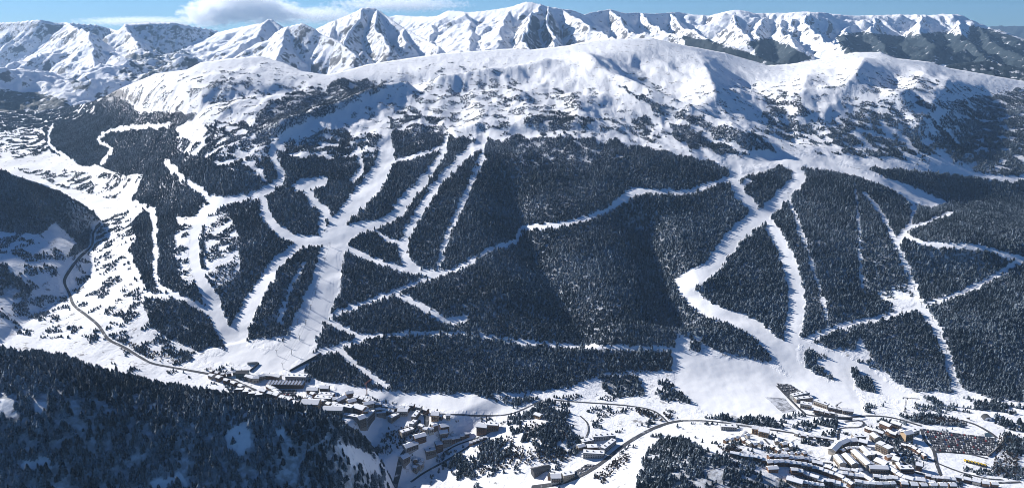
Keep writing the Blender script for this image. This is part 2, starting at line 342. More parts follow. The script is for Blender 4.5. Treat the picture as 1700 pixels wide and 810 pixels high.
def hill(base, pts, extra, k=6.0):
    """a foreground hill: thin-plate surface through points seen in the frame, merged over the sheet"""
    P, V = [], []
    for px, py, Y in pts:
        x, y, z = unproject(px, py, Y); P.append((float(x) / 300, float(y) / 300)); V.append(float(z))
    for x, y, z in extra: P.append((x / 300, y / 300)); V.append(z)
    m = tps_fit(P, V, 1e-4)
    Zh = tps_eval(m, AX / 300, AY / 300)
    return Zh
B_CREST = [(-150,560,1110),(0,577,1080),(110,590,1062),(200,620,1040),(320,643,1020),(425,659,1000),(502,687,985),(568,690,1015),(600,727,1015),(632,790,1000)]
B_PTS = list(B_CREST) + [(-150,622,1005),(0,632,980),(110,636,985),(200,645,1002),(320,656,998)]
def face(px, py0, Y0, rows, sl=.78):
    Z0 = -float(tan_down(py0)) * Y0
    for py in rows:
        t = -float(tan_down(py)); Yn = (Z0 + sl * Y0) / (t + sl); B_PTS.append((px, py, Yn)); Y0, Z0 = Yn, t * Yn
face(-150, 622, 1005, (720, 810)); face(0, 632, 980, (720, 810)); face(200, 645, 1002, (740, 810)); face(320, 656, 998, (740, 810)); face(425, 662, 996, (730, 810)); face(540, 700, 1000, (760, 810)); B_PTS.append((645, 860, 955))
B_EXT = []
for px, py, Y in B_CREST:
    x, y, z = unproject(px, py, Y); B_EXT.append((float(x) + 40, float(y) + 130, float(z) - 75)); B_EXT.append((float(x) + 70, float(y) + 330, float(z) - 220))
B_EXT += [(-650, 700, -640), (-400, 700, -680), (-150, 750, -720), (-60, 1000, -760), (-60, 1200, -800), (-1100, 1150, -470), (-1100, 950, -560)]
ZB = hill(AZ2, B_PTS, B_EXT) - 30 + fbm(AX / 70, AY / 70, 4, 41) * 2.5 - sstep(-265, -110, AX) * 190
C_PTS = [(0,284,2430),(43,300,2385),(100,320,2335),(140,343,2330),(167,367,2350),(100,400,2085),(0,400,2020),(0,350,2200),(80,360,2200),(0,480,1785),(80,460,1885),(0,545,1620),(110,430,1990),(155,385,2330)]
C_EXT = []
for px, py, Y in C_PTS[:5]:
    x, y, z = unproject(px, py, Y); C_EXT.append((float(x), float(y) + 200, float(z) - 95)); C_EXT.append((float(x), float(y) + 420, float(z) - 260))
C_EXT += [(-1800, 2460, -215), (-2020, 2470, -90), (-2400, 2500, 0), (-2000, 2900, -330), (-2000, 2100, -330), (-1700, 1750, -520), (-1500, 1500, -660), (-1000, 1700, -720), (-1000, 2200, -700), (-900, 2500, -760), (-1600, 2900, -600)]
ZC = hill(AZ2, C_PTS, C_EXT) + fbm(AX / 90, AY / 90, 4, 47) * 6
def smax(a, b, k):
    h = np.clip(.5 + .5 * (a - b) / k, 0, 1); return b + (a - b) * h + k * h * (1 - h)
inB = (AX < 60) & (AY < 1560); ZB = np.where(inB, ZB, -2000)
pxc = 850 + F * AX / (AY * CP - ZC * SP)
capC = tan_down(np.interp(pxc, [-60, -15, 0, 43, 100, 140, 167, 190], [230, 279, 284, 300, 320, 343, 367, 390])) * AY - np.clip(AY - 2250, 0, None) * .06
ZC = np.where(pxc > -60, np.minimum(ZC, capC), ZC)
inC = (AX < -820) & (AY < 3300) & (AY > 1420); ZC = np.where(inC, ZC, -2000)
AZ3 = smax(smax(AZ2, ZB, 7.0), ZC, 10.0)

# hidden back slope
NB = 10
bY = AY[-1][None] + np.array([60, 140, 240, 360, 500, 660, 840, 1000, 1200, 1400])[:NB, None]
bX = AX[-1][None] * bY / AY[-1][None]
bZ = AZ3[-1][None] - (bY - AY[-1][None]) * .38 - 6
TX = np.vstack([AX, bX]); TY = np.vstack([AY, bY]); TZ = np.vstack([AZ3, bZ])
TR, TC = TX.shape

def grid_mesh(name, X, Y, Z):
    r, c = X.shape
    me = bpy.data.meshes.new(name)
    me.vertices.add(r * c)
    me.vertices.foreach_set("co", np.stack([X, Y, Z], -1).astype(np.float32).ravel())
    idx = np.arange(r * c).reshape(r, c)
    q = np.stack([idx[:-1, :-1], idx[:-1, 1:], idx[1:, 1:], idx[1:, :-1]], -1).reshape(-1, 4)
    n = len(q)
    me.loops.add(n * 4); me.polygons.add(n)
    me.loops.foreach_set("vertex_index", q.astype(np.int32).ravel())
    me.polygons.foreach_set("loop_start", np.arange(0, n * 4, 4, dtype=np.int32))
    me.polygons.foreach_set("use_smooth", np.ones(n, bool))
    me.update(calc_edges=True)
    return me
def add_attr(me, name, arr):
    a = me.attributes.new(name, 'FLOAT', 'POINT'); a.data.foreach_set("value", arr.astype(np.float32).ravel())

def blur(R, k):
    out = R.astype(np.float32)
    for ax in (0, 1):
        c = np.cumsum(np.pad(out, [(k + 1, k) if a == ax else (0, 0) for a in (0, 1)], mode='edge'), ax)
        n = out.shape[ax]
        out = (np.take(c, np.arange(2 * k + 1, 2 * k + 1 + n), ax) - np.take(c, np.arange(0, n), ax)) / (2 * k + 1)
    return out
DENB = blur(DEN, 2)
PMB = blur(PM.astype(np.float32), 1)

# ------------------------------------------------------------------ materials
def new_mat(name):
    m = bpy.data.materials.new(name); m.use_nodes = True
    nt = m.node_tree; b = nt.nodes["Principled BSDF"]
    b.inputs["Specular IOR Level"].default_value = 0.15
    return m, nt, b
def N(nt, t, **kw):
    n = nt.nodes.new(t)
    for k, v in kw.items(): setattr(n, k, v)
    return n
def ramp(nt, fac, stops):
    r = N(nt, "ShaderNodeValToRGB"); nt.links.new(fac, r.inputs[0])
    e = r.color_ramp.elements
    while len(e) < len(stops): e.new(.5)
    for i, (p, c) in enumerate(stops): e[i].position = p; e[i].color = (*c, 1) if len(c) == 3 else c
    return r.outputs[0]
def mixc(nt, fac, a, b):
    m = N(nt, "ShaderNodeMix", data_type='RGBA')
    for s, v in ((m.inputs[0], fac), (m.inputs[6], a), (m.inputs[7], b)):
        if hasattr(v, 'is_output'): nt.links.new(v, s)
        elif isinstance(v, (int, float)): s.default_value = v
        else: s.default_value = (*v, 1)
    return m.outputs[2]
def math_n(nt, op, a, b=None, clamp=False):
    m = N(nt, "ShaderNodeMath", operation=op, use_clamp=clamp)
    for s, v in ((m.inputs[0], a), (m.inputs[1], b)):
        if v is None: continue
        if hasattr(v, 'is_output'): nt.links.new(v, s)
        else: s.default_value = v
    return m.outputs[0]
def tex_noise(nt, scale, detail=4, rough=.55, coord=None):
    g = coord or N(nt, "ShaderNodeNewGeometry").outputs["Position"]
    n = N(nt, "ShaderNodeTexNoise"); n.inputs["Scale"].default_value = scale; n.inputs["Detail"].default_value = detail; n.inputs["Roughness"].default_value = rough
    nt.links.new(g, n.inputs["Vector"]); return n.outputs["Fac"]
def attr(nt, name):
    a = N(nt, "ShaderNodeAttribute"); a.attribute_name = name; return a.outputs["Fac"]

SNOW = (.86, .87, .89)
def snow_ground():
    m, nt, b = new_mat("snow_ground")
    f = attr(nt, "forest"); p = attr(nt, "piste"); up = attr(nt, "upper")
    n_big = tex_noise(nt, .012, 5, .6); n_fine = tex_noise(nt, .12, 4, .6); n_mid = tex_noise(nt, .035, 6, .65)
    base = mixc(nt, n_big, (.80, .82, .85), (.90, .90, .90))
    wv = N(nt, "ShaderNodeTexNoise"); wv.inputs["Scale"].default_value = 1.0; wv.inputs["Detail"].default_value = 4
    mpg = N(nt, "ShaderNodeMapping"); mpg.inputs["Scale"].default_value = (.16, .018, .05); gp = N(nt, "ShaderNodeNewGeometry"); nt.links.new(gp.outputs["Position"], mpg.inputs[0]); nt.links.new(mpg.outputs[0], wv.inputs["Vector"])
    groom = mixc(nt, math_n(nt, 'ADD', math_n(nt, 'MULTIPLY', n_fine, .4), math_n(nt, 'MULTIPLY', wv.outputs["Fac"], .6)), (.72, .74, .77), (.94, .94, .94))
    c = mixc(nt, p, base, groom)
    # low shrubs and bare stones poking through ungroomed snow
    shr = math_n(nt, 'MULTIPLY', ramp(nt, n_mid, [(.57, (0, 0, 0)), (.64, (1, 1, 1))]), math_n(nt, 'SUBTRACT', 1.0, p), True)
    shr = math_n(nt, 'MULTIPLY', shr, ramp(nt, n_fine, [(.46, (0, 0, 0)), (.56, (1, 1, 1))]))
    c = mixc(nt, math_n(nt, 'MULTIPLY', shr, .75), c, (.12, .11, .10))
    # forest floor: snow darkened in colour for shade under the trees, with needle litter
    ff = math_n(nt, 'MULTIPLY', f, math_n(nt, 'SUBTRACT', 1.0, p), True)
    floor_shade = mixc(nt, ramp(nt, n_fine, [(.40, (0, 0, 0)), (.62, (1, 1, 1))]), (.07, .072, .075), (.46, .50, .56))
    c = mixc(nt, ramp(nt, ff, [(.62, (0, 0, 0)), (.97, (.85, .85, .85))]), c, floor_shade)
    # steep rock showing high up
    geo = N(nt, "ShaderNodeNewGeometry"); sep = N(nt, "ShaderNodeSeparateXYZ"); nt.links.new(geo.outputs["True Normal"], sep.inputs[0])
    steep = math_n(nt, 'SUBTRACT', 1.0, sep.outputs[2])
    rk = math_n(nt, 'ADD', steep, math_n(nt, 'MULTIPLY', math_n(nt, 'SUBTRACT', n_mid, .5), .55))
    rk = math_n(nt, 'MULTIPLY', ramp(nt, rk, [(.50, (0, 0, 0)), (.60, (1, 1, 1))]), up)
    c = mixc(nt, math_n(nt, 'MULTIPLY', rk, math_n(nt, 'SUBTRACT', 1.0, p)), c, (.16, .15, .145))
    nt.links.new(c, b.inputs["Base Color"])
    b.inputs["Roughness"].default_value = .75
    bmp = N(nt, "ShaderNodeBump"); bmp.inputs["Strength"].default_value = .5; bmp.inputs["Distance"].default_value = 3.0
    h = math_n(nt, 'MULTIPLY', n_fine, math_n(nt, 'SUBTRACT', 1.15, p)); nt.links.new(h, bmp.inputs["Height"])
    # wind-packed ripples high up
    mw = N(nt, "ShaderNodeMapping"); mw.inputs["Scale"].default_value = (.055, .014, .02); mw.inputs["Rotation"].default_value = (0, 0, .5)
    gw = N(nt, "ShaderNodeNewGeometry"); nt.links.new(gw.outputs["Position"], mw.inputs[0])
    nw = N(nt, "ShaderNodeTexNoise"); nw.inputs["Scale"].default_value = 1.0; nw.inputs["Detail"].default_value = 6; nw.inputs["Roughness"].default_value = .68; nt.links.new(mw.outputs[0], nw.inputs["Vector"])
    b2 = N(nt, "ShaderNodeBump"); b2.inputs["Strength"].default_value = .32; b2.inputs["Distance"].default_value = 9.0
    nt.links.new(math_n(nt, 'MULTIPLY', nw.outputs["Fac"], up), b2.inputs["Height"]); nt.links.new(bmp.outputs[0], b2.inputs["Normal"])
    nt.links.new(b2.outputs[0], b.inputs["Normal"])
    return m
MAT_GROUND = snow_ground()

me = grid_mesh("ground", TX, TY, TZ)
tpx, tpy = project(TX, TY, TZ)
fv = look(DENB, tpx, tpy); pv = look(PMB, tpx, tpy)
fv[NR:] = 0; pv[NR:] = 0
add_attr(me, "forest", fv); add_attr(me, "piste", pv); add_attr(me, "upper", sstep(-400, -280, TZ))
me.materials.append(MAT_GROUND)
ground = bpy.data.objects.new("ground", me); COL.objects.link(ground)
def tag(o, label=None, cat=None, group=None, kind=None):
    if label: o["label"] = label
    if cat: o["category"] = cat
    if group: o["group"] = group
    if kind: o["kind"] = kind
    return o
tag(ground, "snow covered valley and ski mountain with white pistes", "ground", kind="structure")

# ------------------------------------------------------------------ far mountain ranges
def nodes(path):
    return [tuple(float(q) for q in unproject(*p)) for p in path]
RANGES = [  # path (px, py, distance), slope in front, slope behind
 ([(-250,52,8600),(-100,46,8500),(0,37,8200),(30,36,8100),(67,32,8000),(90,37,8000),(113,37,8000),(160,41,8100),(183,47,8300)], .9),
 ([(113,37,8000),(128,46,7400),(143,55,6800),(150,85,6250),(153,120,5600)], .75), 
 ([(183,47,8300),(198,52,7900),(207,40,7500),(235,38,7500),(260,38,7500),(285,37,7500),(313,42,7500),(360,50,7600)], .95),
 ([(207,40,7500),(222,70,6700),(245,105,5900)], .7), ([(-200,130,5200),(0,128,5300),(60,135,5200),(110,150,5000)], .3),
 ([(360,54,7400),(395,46,7000),(425,40,6800),(440,38,6700),(450,32,6600),(465,44,6500)], .5), ([(450,32,6600),(420,62,6100),(395,85,5600)], .45),
 ([(445,66,5650),(458,53,5550),(475,44,5500),(502,38,5450),(520,46,5400),(535,57,5350),(562,68,5200),(592,92,4950)], .85), ([(475,44,5500),(462,75,5200),(455,100,4950)], .6),
 ([(525,48,6900),(545,38,6750),(558,33,6600),(580,24,6500),(602,13,6400),(612,12,6400),(625,15,6380),(638,23,6300),(655,36,6150),(672,47,6050),(702,63,5800),(730,78,5500)], .72),
 ([(602,13,6400),(592,40,6000),(575,62,5650),(560,85,5300)], .8), ([(625,15,6380),(626,40,6000),(638,62,5650),(650,85,5300)], .85), ([(672,47,6050),(680,70,5650)], .7), ([(558,33,6600),(545,60,6100),(535,80,5700)], .7),
 ([(640,30,8200),(660,25,8200),(690,27,8000),(725,27,7700),(745,17,7300),(778,20,7100),(800,18,7000),(825,15,6900),(850,11,6800),(862,6,6700),(873,3,6620),(885,4,6580),(900,8,6520),(927,14,6500),(947,16,6550),(970,24,6650),(990,19,6900),(1013,15,7000),(1025,19,7050),(1037,22,7200),(1060,21,7300),(1083,23,7400),(1127,20,7700),(1157,25,7700)], .62),
 ([(893,6,6550),(880,28,6050),(869,46,5650),(872,64,5300),(880,82,4950)], .95), ([(927,14,6500),(960,33,6150),(995,52,5800),(1023,65,5400)], .8), ([(905,10,6500),(915,45,5900),(925,75,5300)], .9),
 ([(778,20,7100),(790,48,6400),(780,75,5700)], .5), ([(850,11,6800),(835,40,6200),(820,70,5500)], .6), ([(725,27,7700),(720,55,6700)], .5),
 ([(1013,15,7000),(1030,38,6500),(1060,58,6000)], .8), ([(1060,21,7300),(1085,45,6700),(1110,62,6100)], .8), ([(1110,22,7600),(1135,45,6900),(1170,62,6300)], .75),
 ([(1050,52,6000),(1110,58,5700),(1170,68,5400),(1230,85,5150),(1290,104,4900)], .75),
 ([(1157,25,7700),(1180,27,7700),(1203,22,7600),(1212,19,7550),(1223,17,7500),(1235,19,7550),(1243,23,7600),(1275,22,7600),(1305,22,7500),(1335,20,7400),(1348,23,7400),(1358,27,7450),(1372,23,7600),(1415,27,7800),(1450,26,7900),(1488,25,8000),(1522,25,8000),(1545,26,8000),(1568,24,8000),(1588,30,7900),(1605,36,7850),(1622,42,7800),(1648,50,7600),(1700,67,7300),(1900,100,7000)], -.62),
 ([(1223,17,7500),(1225,40,6900),(1245,62,6200)], .7), ([(1275,22,7600),(1262,48,6700),(1258,75,6000)], .7), ([(1300,24,7500),(1305,52,6600),(1330,78,5700)], .7), ([(1335,20,7400),(1350,48,6600),(1385,72,5800),(1420,88,5100)], .65), ([(1320,24,7400),(1322,50,6700)], .8),
 ([(1450,26,7900),(1440,50,7100),(1470,75,6200),(1480,98,5300)], .55), ([(1415,27,7800),(1405,52,6800),(1390,80,5700)], .6), ([(1522,25,8000),(1530,52,7000),(1560,78,6000)], .55), ([(1588,30,7900),(1600,58,7000),(1632,85,6100),(1660,108,5300)], .6), ([(1622,42,7800),(1660,72,6700),(1700,95,5900)], .6),
 ([(1500,122,4700),(1560,110,4750),(1600,104,4750),(1640,101,4750),(1700,113,4650),(1900,150,4500)], .45),
 ([(1500,58,17000),(1600,47,17000),(1640,44,17000),(1658,42,17000),(1700,42,17000),(1900,44,17000)], .2), ([(-300,60,11000),(0,50,11000),(200,50,10500),(400,52,10000),(520,50,9500)], .4),
]
fcols = np.r_[np.arange(-330, -20, 8.), np.arange(-20, 1720, 2.1), np.arange(1720, 2000, 8.)]
frows = np.r_[np.geomspace(4150, 8900, 300), np.geomspace(8950, 18500, 40)]
FY = np.repeat(frows[:, None], len(fcols), 1)
FX = FY * (fcols[None] - 850) / (F * 1.035)
wx = FX + 150 * fbm(FX / 900, FY / 900, 3, 61) + 45 * fbm(FX / 230, FY / 230, 3, 63)
wy = FY + 150 * fbm(FX / 900, FY / 900, 3, 62) + 45 * fbm(FX / 230, FY / 230, 3, 64)
SKY_F = [(-330,60),(0,37),(67,32),(113,37),(160,41),(183,47),(207,40),(285,37),(313,42),(360,52),(425,42),(450,32),(465,44),(502,38),(558,33),(602,13),(625,15),(638,23),(690,27),(725,27),(745,17),(778,20),(850,11),(873,3),(900,8),(927,14),(970,24),(1013,15),(1037,22),(1127,20),(1157,25),(1223,17),(1243,23),(1335,20),(1358,27),(1415,27),(1568,24),(1622,42),(1700,67),(2000,110)]
fcp = np.repeat(fcols[None], len(frows), 0)
cap = tan_down(np.interp(fcp, [p[0] for p in SKY_F], [p[1] for p in SKY_F]) + 9 + 26 * (fbm(FX / 1500, FY / 1500, 2, 60) * .5 + .5)) * FY
base_f = -540 + 430 * ridged(wx / 2100, wy / 2100, 5, 65) ** 1.4 * sstep(4300, 5400, FY) + 40 * fbm(FX / 600, FY / 600, 3, 66)
base_f = np.minimum(base_f, cap) + np.clip(FY - 9000, 0, None) * .01
FZ = base_f.copy(); FS = np.zeros(FZ.shape); FD = np.full(FZ.shape, 3000.); SA = 0.0
DR = np.full(FZ.shape, 1e9)
for path, sl in RANGES:
    nd = nodes(path); crest = len(path) > 5
    for a, b in zip(nd[:-1], nd[1:]):
        lo = min(a[1], b[1]) - 2600; hi = max(a[1], b[1]) + 2600
        r = (frows > lo) & (frows < hi)
        if not r.any(): continue
        # blend warped and true coordinates: crest lines stay where they are, flanks wander
        d0, t0 = seg_dist(FX[r], FY[r], a, b)
        k = sstep(40, 500, d0) if crest else .5 + 0 * d0
        d, t = seg_dist(FX[r] + k * (wx[r] - FX[r]), FY[r] + k * (wy[r] - FY[r]), a, b)
        if sl > 0: drop = sl * (.58 * d + 190 * (1 - np.exp(-d / 210)))
        else: drop = -sl * d * d / (d + 260)
        z = a[2] + (b[2] - a[2]) * t - drop
        m = z > FZ[r]
        zz = FZ[r]; zz[m] = z[m]; FZ[r] = zz
        L_ = math.hypot(b[0] - a[0], b[1] - a[1]); q = FS[r]; q[m] = (SA + t * L_)[m]; FS[r] = q; q = FD[r]; q[m] = d[m]; FD[r] = q
        SA += L_
        DR[r] = np.minimum(DR[r], d0 if crest else d0 + 140)
amp = sstep(0, 260, DR)
SA_w = FS + 60 * fbm(FX / 260, FY / 260, 3, 67)
rib = (ridged(SA_w / 230, FD / 1500, 3, 68) - .5) * 52 + (ridged(SA_w / 85, FD / 700, 2, 69) - .5) * 26
FZ += rib * sstep(15, 170, FD) * sstep(1900, 700, FD)
FZ += (ridged(FX / 520 + .25 * fbm(FX / 300, FY / 300, 2, 71), FY / 600, 5, 72) - .55) * 80 * amp * sstep(-520, -300, FZ)
FZ += fbm(FX / 60, FY / 60, 4, 75) * (5 + 6 * amp) + (ridged(FX / 210 + .4 * fbm(FX / 150, FY / 150, 2, 76), FY / 260, 4, 77) - .5) * 14 * amp
FZ += fbm(FX / 35, FY / 35, 2, 79) * 5
mef = grid_mesh("mountains", FX, FY, FZ)
fpx, fpy = project(FX, FY, FZ)
FF = np.zeros((H0, W0), np.float32)
for d, pts in [(1, [(1130,60),(1175,66),(1230,84),(1285,103),(1275,112),(1200,95),(1140,80)]), (.9, [(1240,70),(1275,63),(1310,75),(1352,97),(1300,112),(1270,108)]),
   (.85, [(1385,58),(1430,53),(1500,60),(1560,52),(1600,58),(1640,90),(1600,110),(1500,105),(1440,92),(1400,90)]), (.85, [(1610,42),(1650,50),(1700,66),(1700,140),(1560,115),(1600,100)]),
   (.75, [(0,148),(60,152),(110,165),(120,178),(70,185),(0,190)]), (.6, [(110,125),(150,140),(160,150),(120,150)]), (.5, [(235,85),(300,80),(340,100),(260,125),(215,140),(180,130)]), (.8, [(1560,108),(1640,98),(1700,110),(1700,140)])]:
    FF[poly_mask(pts)] = d
fo = look(blur(FF, 3), fpx, fpy); fo[FY > 12000] = 1
add_attr(mef, "forest", fo)
def far_mat():
    m, nt, b = new_mat("far_mountain_snow_and_rock")
    f = attr(nt, "forest")
    n1 = tex_noise(nt, .0045, 8, .65); n2 = tex_noise(nt, .02, 5, .65); n3 = tex_noise(nt, .05, 4, .7)
    geo = N(nt, "ShaderNodeNewGeometry"); sep = N(nt, "ShaderNodeSeparateXYZ"); nt.links.new(geo.outputs["Normal"], sep.inputs[0])
    st = math_n(nt, 'SUBTRACT', 1.0, sep.outputs[2])
    rk = math_n(nt, 'ADD', st, math_n(nt, 'MULTIPLY', math_n(nt, 'SUBTRACT', n2, .5), .75))
    rk = math_n(nt, 'ADD', rk, math_n(nt, 'MULTIPLY', math_n(nt, 'SUBTRACT', n1, .5), .35))
    rk = math_n(nt, 'ADD', rk, math_n(nt, 'MULTIPLY', math_n(nt, 'SUBTRACT', n3, .5), .5))
    rock = ramp(nt, rk, [(.32, (0, 0, 0)), (.40, (1, 1, 1))])
    rc = mixc(nt, n3, (.045, .047, .052), (.15, .15, .155))
    c = mixc(nt, rock, SNOW, rc)
    tr = math_n(nt, 'ADD', math_n(nt, 'MULTIPLY', f, .75), math_n(nt, 'MULTIPLY', math_n(nt, 'SUBTRACT', n2, .5), 1.7))
    c = mixc(nt, ramp(nt, tr, [(.30, (0, 0, 0)), (.46, (1, 1, 1))]), c, mixc(nt, n3, (.010, .018, .023), (.042, .058, .066)))
    nt.links.new(c, b.inputs["Base Color"]); b.inputs["Roughness"].default_value = .8
    bmp = N(nt, "ShaderNodeBump"); bmp.inputs["Strength"].default_value = .8; bmp.inputs["Distance"].default_value = 14.0
    nt.links.new(n2, bmp.inputs["Height"]); nt.links.new(bmp.outputs[0], b.inputs["Normal"])
    return m
mef.materials.append(far_mat())
mountains = bpy.data.objects.new("mountains", mef); COL.objects.link(mountains)
tag(mountains, "jagged snowy mountain ranges along the horizon", "mountains", kind="structure")

# ------------------------------------------------------------------ conifers
def foliage_mat():
    m, nt, b = new_mat("conifer_needles")
    oi = N(nt, "ShaderNodeObjectInfo")
    geo = N(nt, "ShaderNodeNewGeometry"); sep = N(nt, "ShaderNodeSeparateXYZ"); nt.links.new(geo.outputs["Normal"], sep.inputs[0])
    n = tex_noise(nt, .55, 3, .6)
    g = mixc(nt, oi.outputs["Random"], (.006, .014, .021), (.018, .029, .038))
    frost = math_n(nt, 'ADD', math_n(nt, 'MULTIPLY', n, .9), math_n(nt, 'MULTIPLY', sep.outputs[2], .35))
    frost = math_n(nt, 'ADD', frost, math_n(nt, 'MULTIPLY', math_n(nt, 'SUBTRACT', oi.outputs["Random"], .5), .22))
    frost = math_n(nt, 'ADD', frost, math_n(nt, 'MULTIPLY', math_n(nt, 'SUBTRACT', tex_noise(nt, .007, 3, .6), .5), .55))
    c = mixc(nt, ramp(nt, frost, [(.53, (0, 0, 0)), (.88, (.62, .62, .62))]), g, (.42, .50, .58))
    nt.links.new(c, b.inputs["Base Color"]); b.inputs["Roughness"].default_value = .85
    return m
def plain_mat(name, col, rough=.8, var=.25, scale=.6):
    m, nt, b = new_mat(name)
    n = tex_noise(nt, scale, 3, .6)
    nt.links.new(mixc(nt, n, tuple(x * (1 - var) for x in col), tuple(min(1, x * (1 + var)) for x in col)), b.inputs["Base Color"])
    b.inputs["Roughness"].default_value = rough
    return m
MAT_LEAF = foliage_mat()
MAT_BARK = plain_mat("bark", (.07, .055, .045))
MAT_SHRUB = plain_mat("bare_twigs", (.075, .058, .050), .9, .4, .8)

def crown_mesh(name, seed, tiers, sides, h=1.0, r=.22, base=.10, droop=.35, pointy=1.0):
    """branch whorls: each a ragged star-shaped skirt, unit height"""
    rn = random.Random(seed); V = []; Fc = []
    lean = (rn.uniform(-.03, .03), rn.uniform(-.03, .03))
    for t in range(tiers):
        u = t / tiers
        z0 = base + (h - base) * u
        rad = r * ((1 - u) ** pointy) * rn.uniform(.85, 1.15) + .02
        z1 = min(h, z0 + (h - base) / tiers * rn.uniform(1.5, 2.1)) if t < tiers - 1 else h
        c = len(V); V.append((lean[0] * z1, lean[1] * z1, z1)); a0 = rn.uniform(0, 6.28)
        for s in range(sides):
            a = a0 + 6.2832 * s / sides + rn.uniform(-.12, .12)
            q = rad * (rn.uniform(.85, 1.25) if s % 2 == 0 else rn.uniform(.50, .72))
            V.append((lean[0] * z0 + q * math.cos(a), lean[1] * z0 + q * math.sin(a), z0 - (droop * .1 if s % 2 == 0 else -droop * .10) * rn.uniform(.4, 1.2)))
        for s in range(sides):
            Fc.append((c, c + 1 + s, c + 1 + (s + 1) % sides))
    m = bpy.data.meshes.new(name); m.from_pydata(V, [], Fc); m.materials.append(MAT_LEAF); m.update()
    return m
def trunk_mesh(name, sides=5):
    V = []; Fc = []
    for z, r in ((-.08, .022), (.12, .018), (.9, .004)):
        for s in range(sides): V.append((r * math.cos(6.2832 * s / sides), r * math.sin(6.2832 * s / sides), z))
    for k in range(2):
        for s in range(sides):
            a = k * sides + s; b = k * sides + (s + 1) % sides; Fc.append((a, b, b + sides, a + sides))
    m = bpy.data.meshes.new(name); m.from_pydata(V, [], Fc); m.materials.append(MAT_BARK); m.update(); return m
def twig_mesh(name, seed):
    rn = random.Random(seed); V = []; Fc = []
    for k in range(26):
        a = rn.uniform(0, 6.28); q = rn.uniform(.05, .38); z = rn.uniform(.45, 1.0); d = Vector((math.cos(a) * q, math.sin(a) * q, z * (1 - q * .8)))
        w = Vector((-math.sin(a), math.cos(a), 0)) * .03; o = Vector((0, 0, rn.uniform(0, .3))); c = len(V)
        V += [tuple(o - w), tuple(o + w), tuple(d + w * 2.4), tuple(d - w * 2.4)]; Fc.append((c, c + 1, c + 2, c + 3))
    m = bpy.data.meshes.new(name); m.from_pydata(V, [], Fc); m.materials.append(MAT_SHRUB); m.update(); return m

PROTO = bpy.data.collections.new("conifer_kinds")
TRUNK = trunk_mesh("trunk")
def proto(name, mesh):
    o = bpy.data.objects.new(name, mesh); PROTO.objects.link(o); return o
for i in range(6):
    proto("conifer_%s" % "abcdef"[i], crown_mesh("crown_far", 100 + i, 4, 8, 1, [.27, .31, .24, .33, .28, .26][i], .06, .5, [.7, .55, .9, .5, .62, .75][i]))
TWIGS = bpy.data.collections.new("bare_tree_kinds")
for i in range(3):
    o = bpy.data.objects.new("bare_tree_%s" % "abc"[i], twig_mesh("twigs", 300 + i)); TWIGS.objects.link(o)

def forest_group(coll, nodename):
    ng = bpy.data.node_groups.new(nodename, 'GeometryNodeTree')
    ng.interface.new_socket("Geometry", in_out='INPUT', socket_type='NodeSocketGeometry')
    ng.interface.new_socket("Geometry", in_out='OUTPUT', socket_type='NodeSocketGeometry')
    gi = ng.nodes.new("NodeGroupInput"); go = ng.nodes.new("NodeGroupOutput")
    ci = ng.nodes.new("GeometryNodeCollectionInfo"); ci.inputs["Collection"].default_value = coll
    ci.inputs["Separate Children"].default_value = True; ci.inputs["Reset Children"].default_value = True
    ip = ng.nodes.new("GeometryNodeInstanceOnPoints"); ip.inputs["Pick Instance"].default_value = True
    def na(n, t):
        a = ng.nodes.new("GeometryNodeInputNamedAttribute"); a.data_type = t; a.inputs["Name"].default_value = n
        return next(s for s in a.outputs if s.enabled and s.name == "Attribute")
    L = ng.links.new
    L(gi.outputs[0], ip.inputs["Points"]); L(ci.outputs[0], ip.inputs["Instance"])
    L(na("pick", 'INT'), ip.inputs["Instance Index"]); L(na("size", 'FLOAT_VECTOR'), ip.inputs["Scale"])
    e2r = ng.nodes.new("FunctionNodeEulerToRotation"); L(na("turn", 'FLOAT_VECTOR'), e2r.inputs[0]); L(e2r.outputs[0], ip.inputs["Rotation"])
    L(ip.outputs[0], go.inputs[0])
    return ng
NG_CONIFER = forest_group(PROTO, "conifers on points")
NG_TWIG = forest_group(TWIGS, "bare trees on points")
def make_forest(name, label, P, S, ng, kinds, cat="forest"):
    if len(P) == 0: return None
    m = bpy.data.meshes.new(name); m.vertices.add(len(P)); m.vertices.foreach_set("co", P.astype(np.float32).ravel())
    a = m.attributes.new("pick", 'INT', 'POINT'); a.data.foreach_set("value", rng.integers(0, kinds, len(P)).astype(np.int32))
    a = m.attributes.new("size", 'FLOAT_VECTOR', 'POINT'); a.data.foreach_set("vector", S.astype(np.float32).ravel())
    t = np.zeros((len(P), 3)); t[:, 2] = rng.uniform(0, 6.283, len(P)); t[:, :2] = rng.normal(0, .04, (len(P), 2))
    a = m.attributes.new("turn", 'FLOAT_VECTOR', 'POINT'); a.data.foreach_set("vector", t.astype(np.float32).ravel())
    o = bpy.data.objects.new(name, m); COL.objects.link(o)
    md = o.modifiers.new("trees", 'NODES'); md.node_group = ng
    return tag(o, label, cat, kind="stuff")

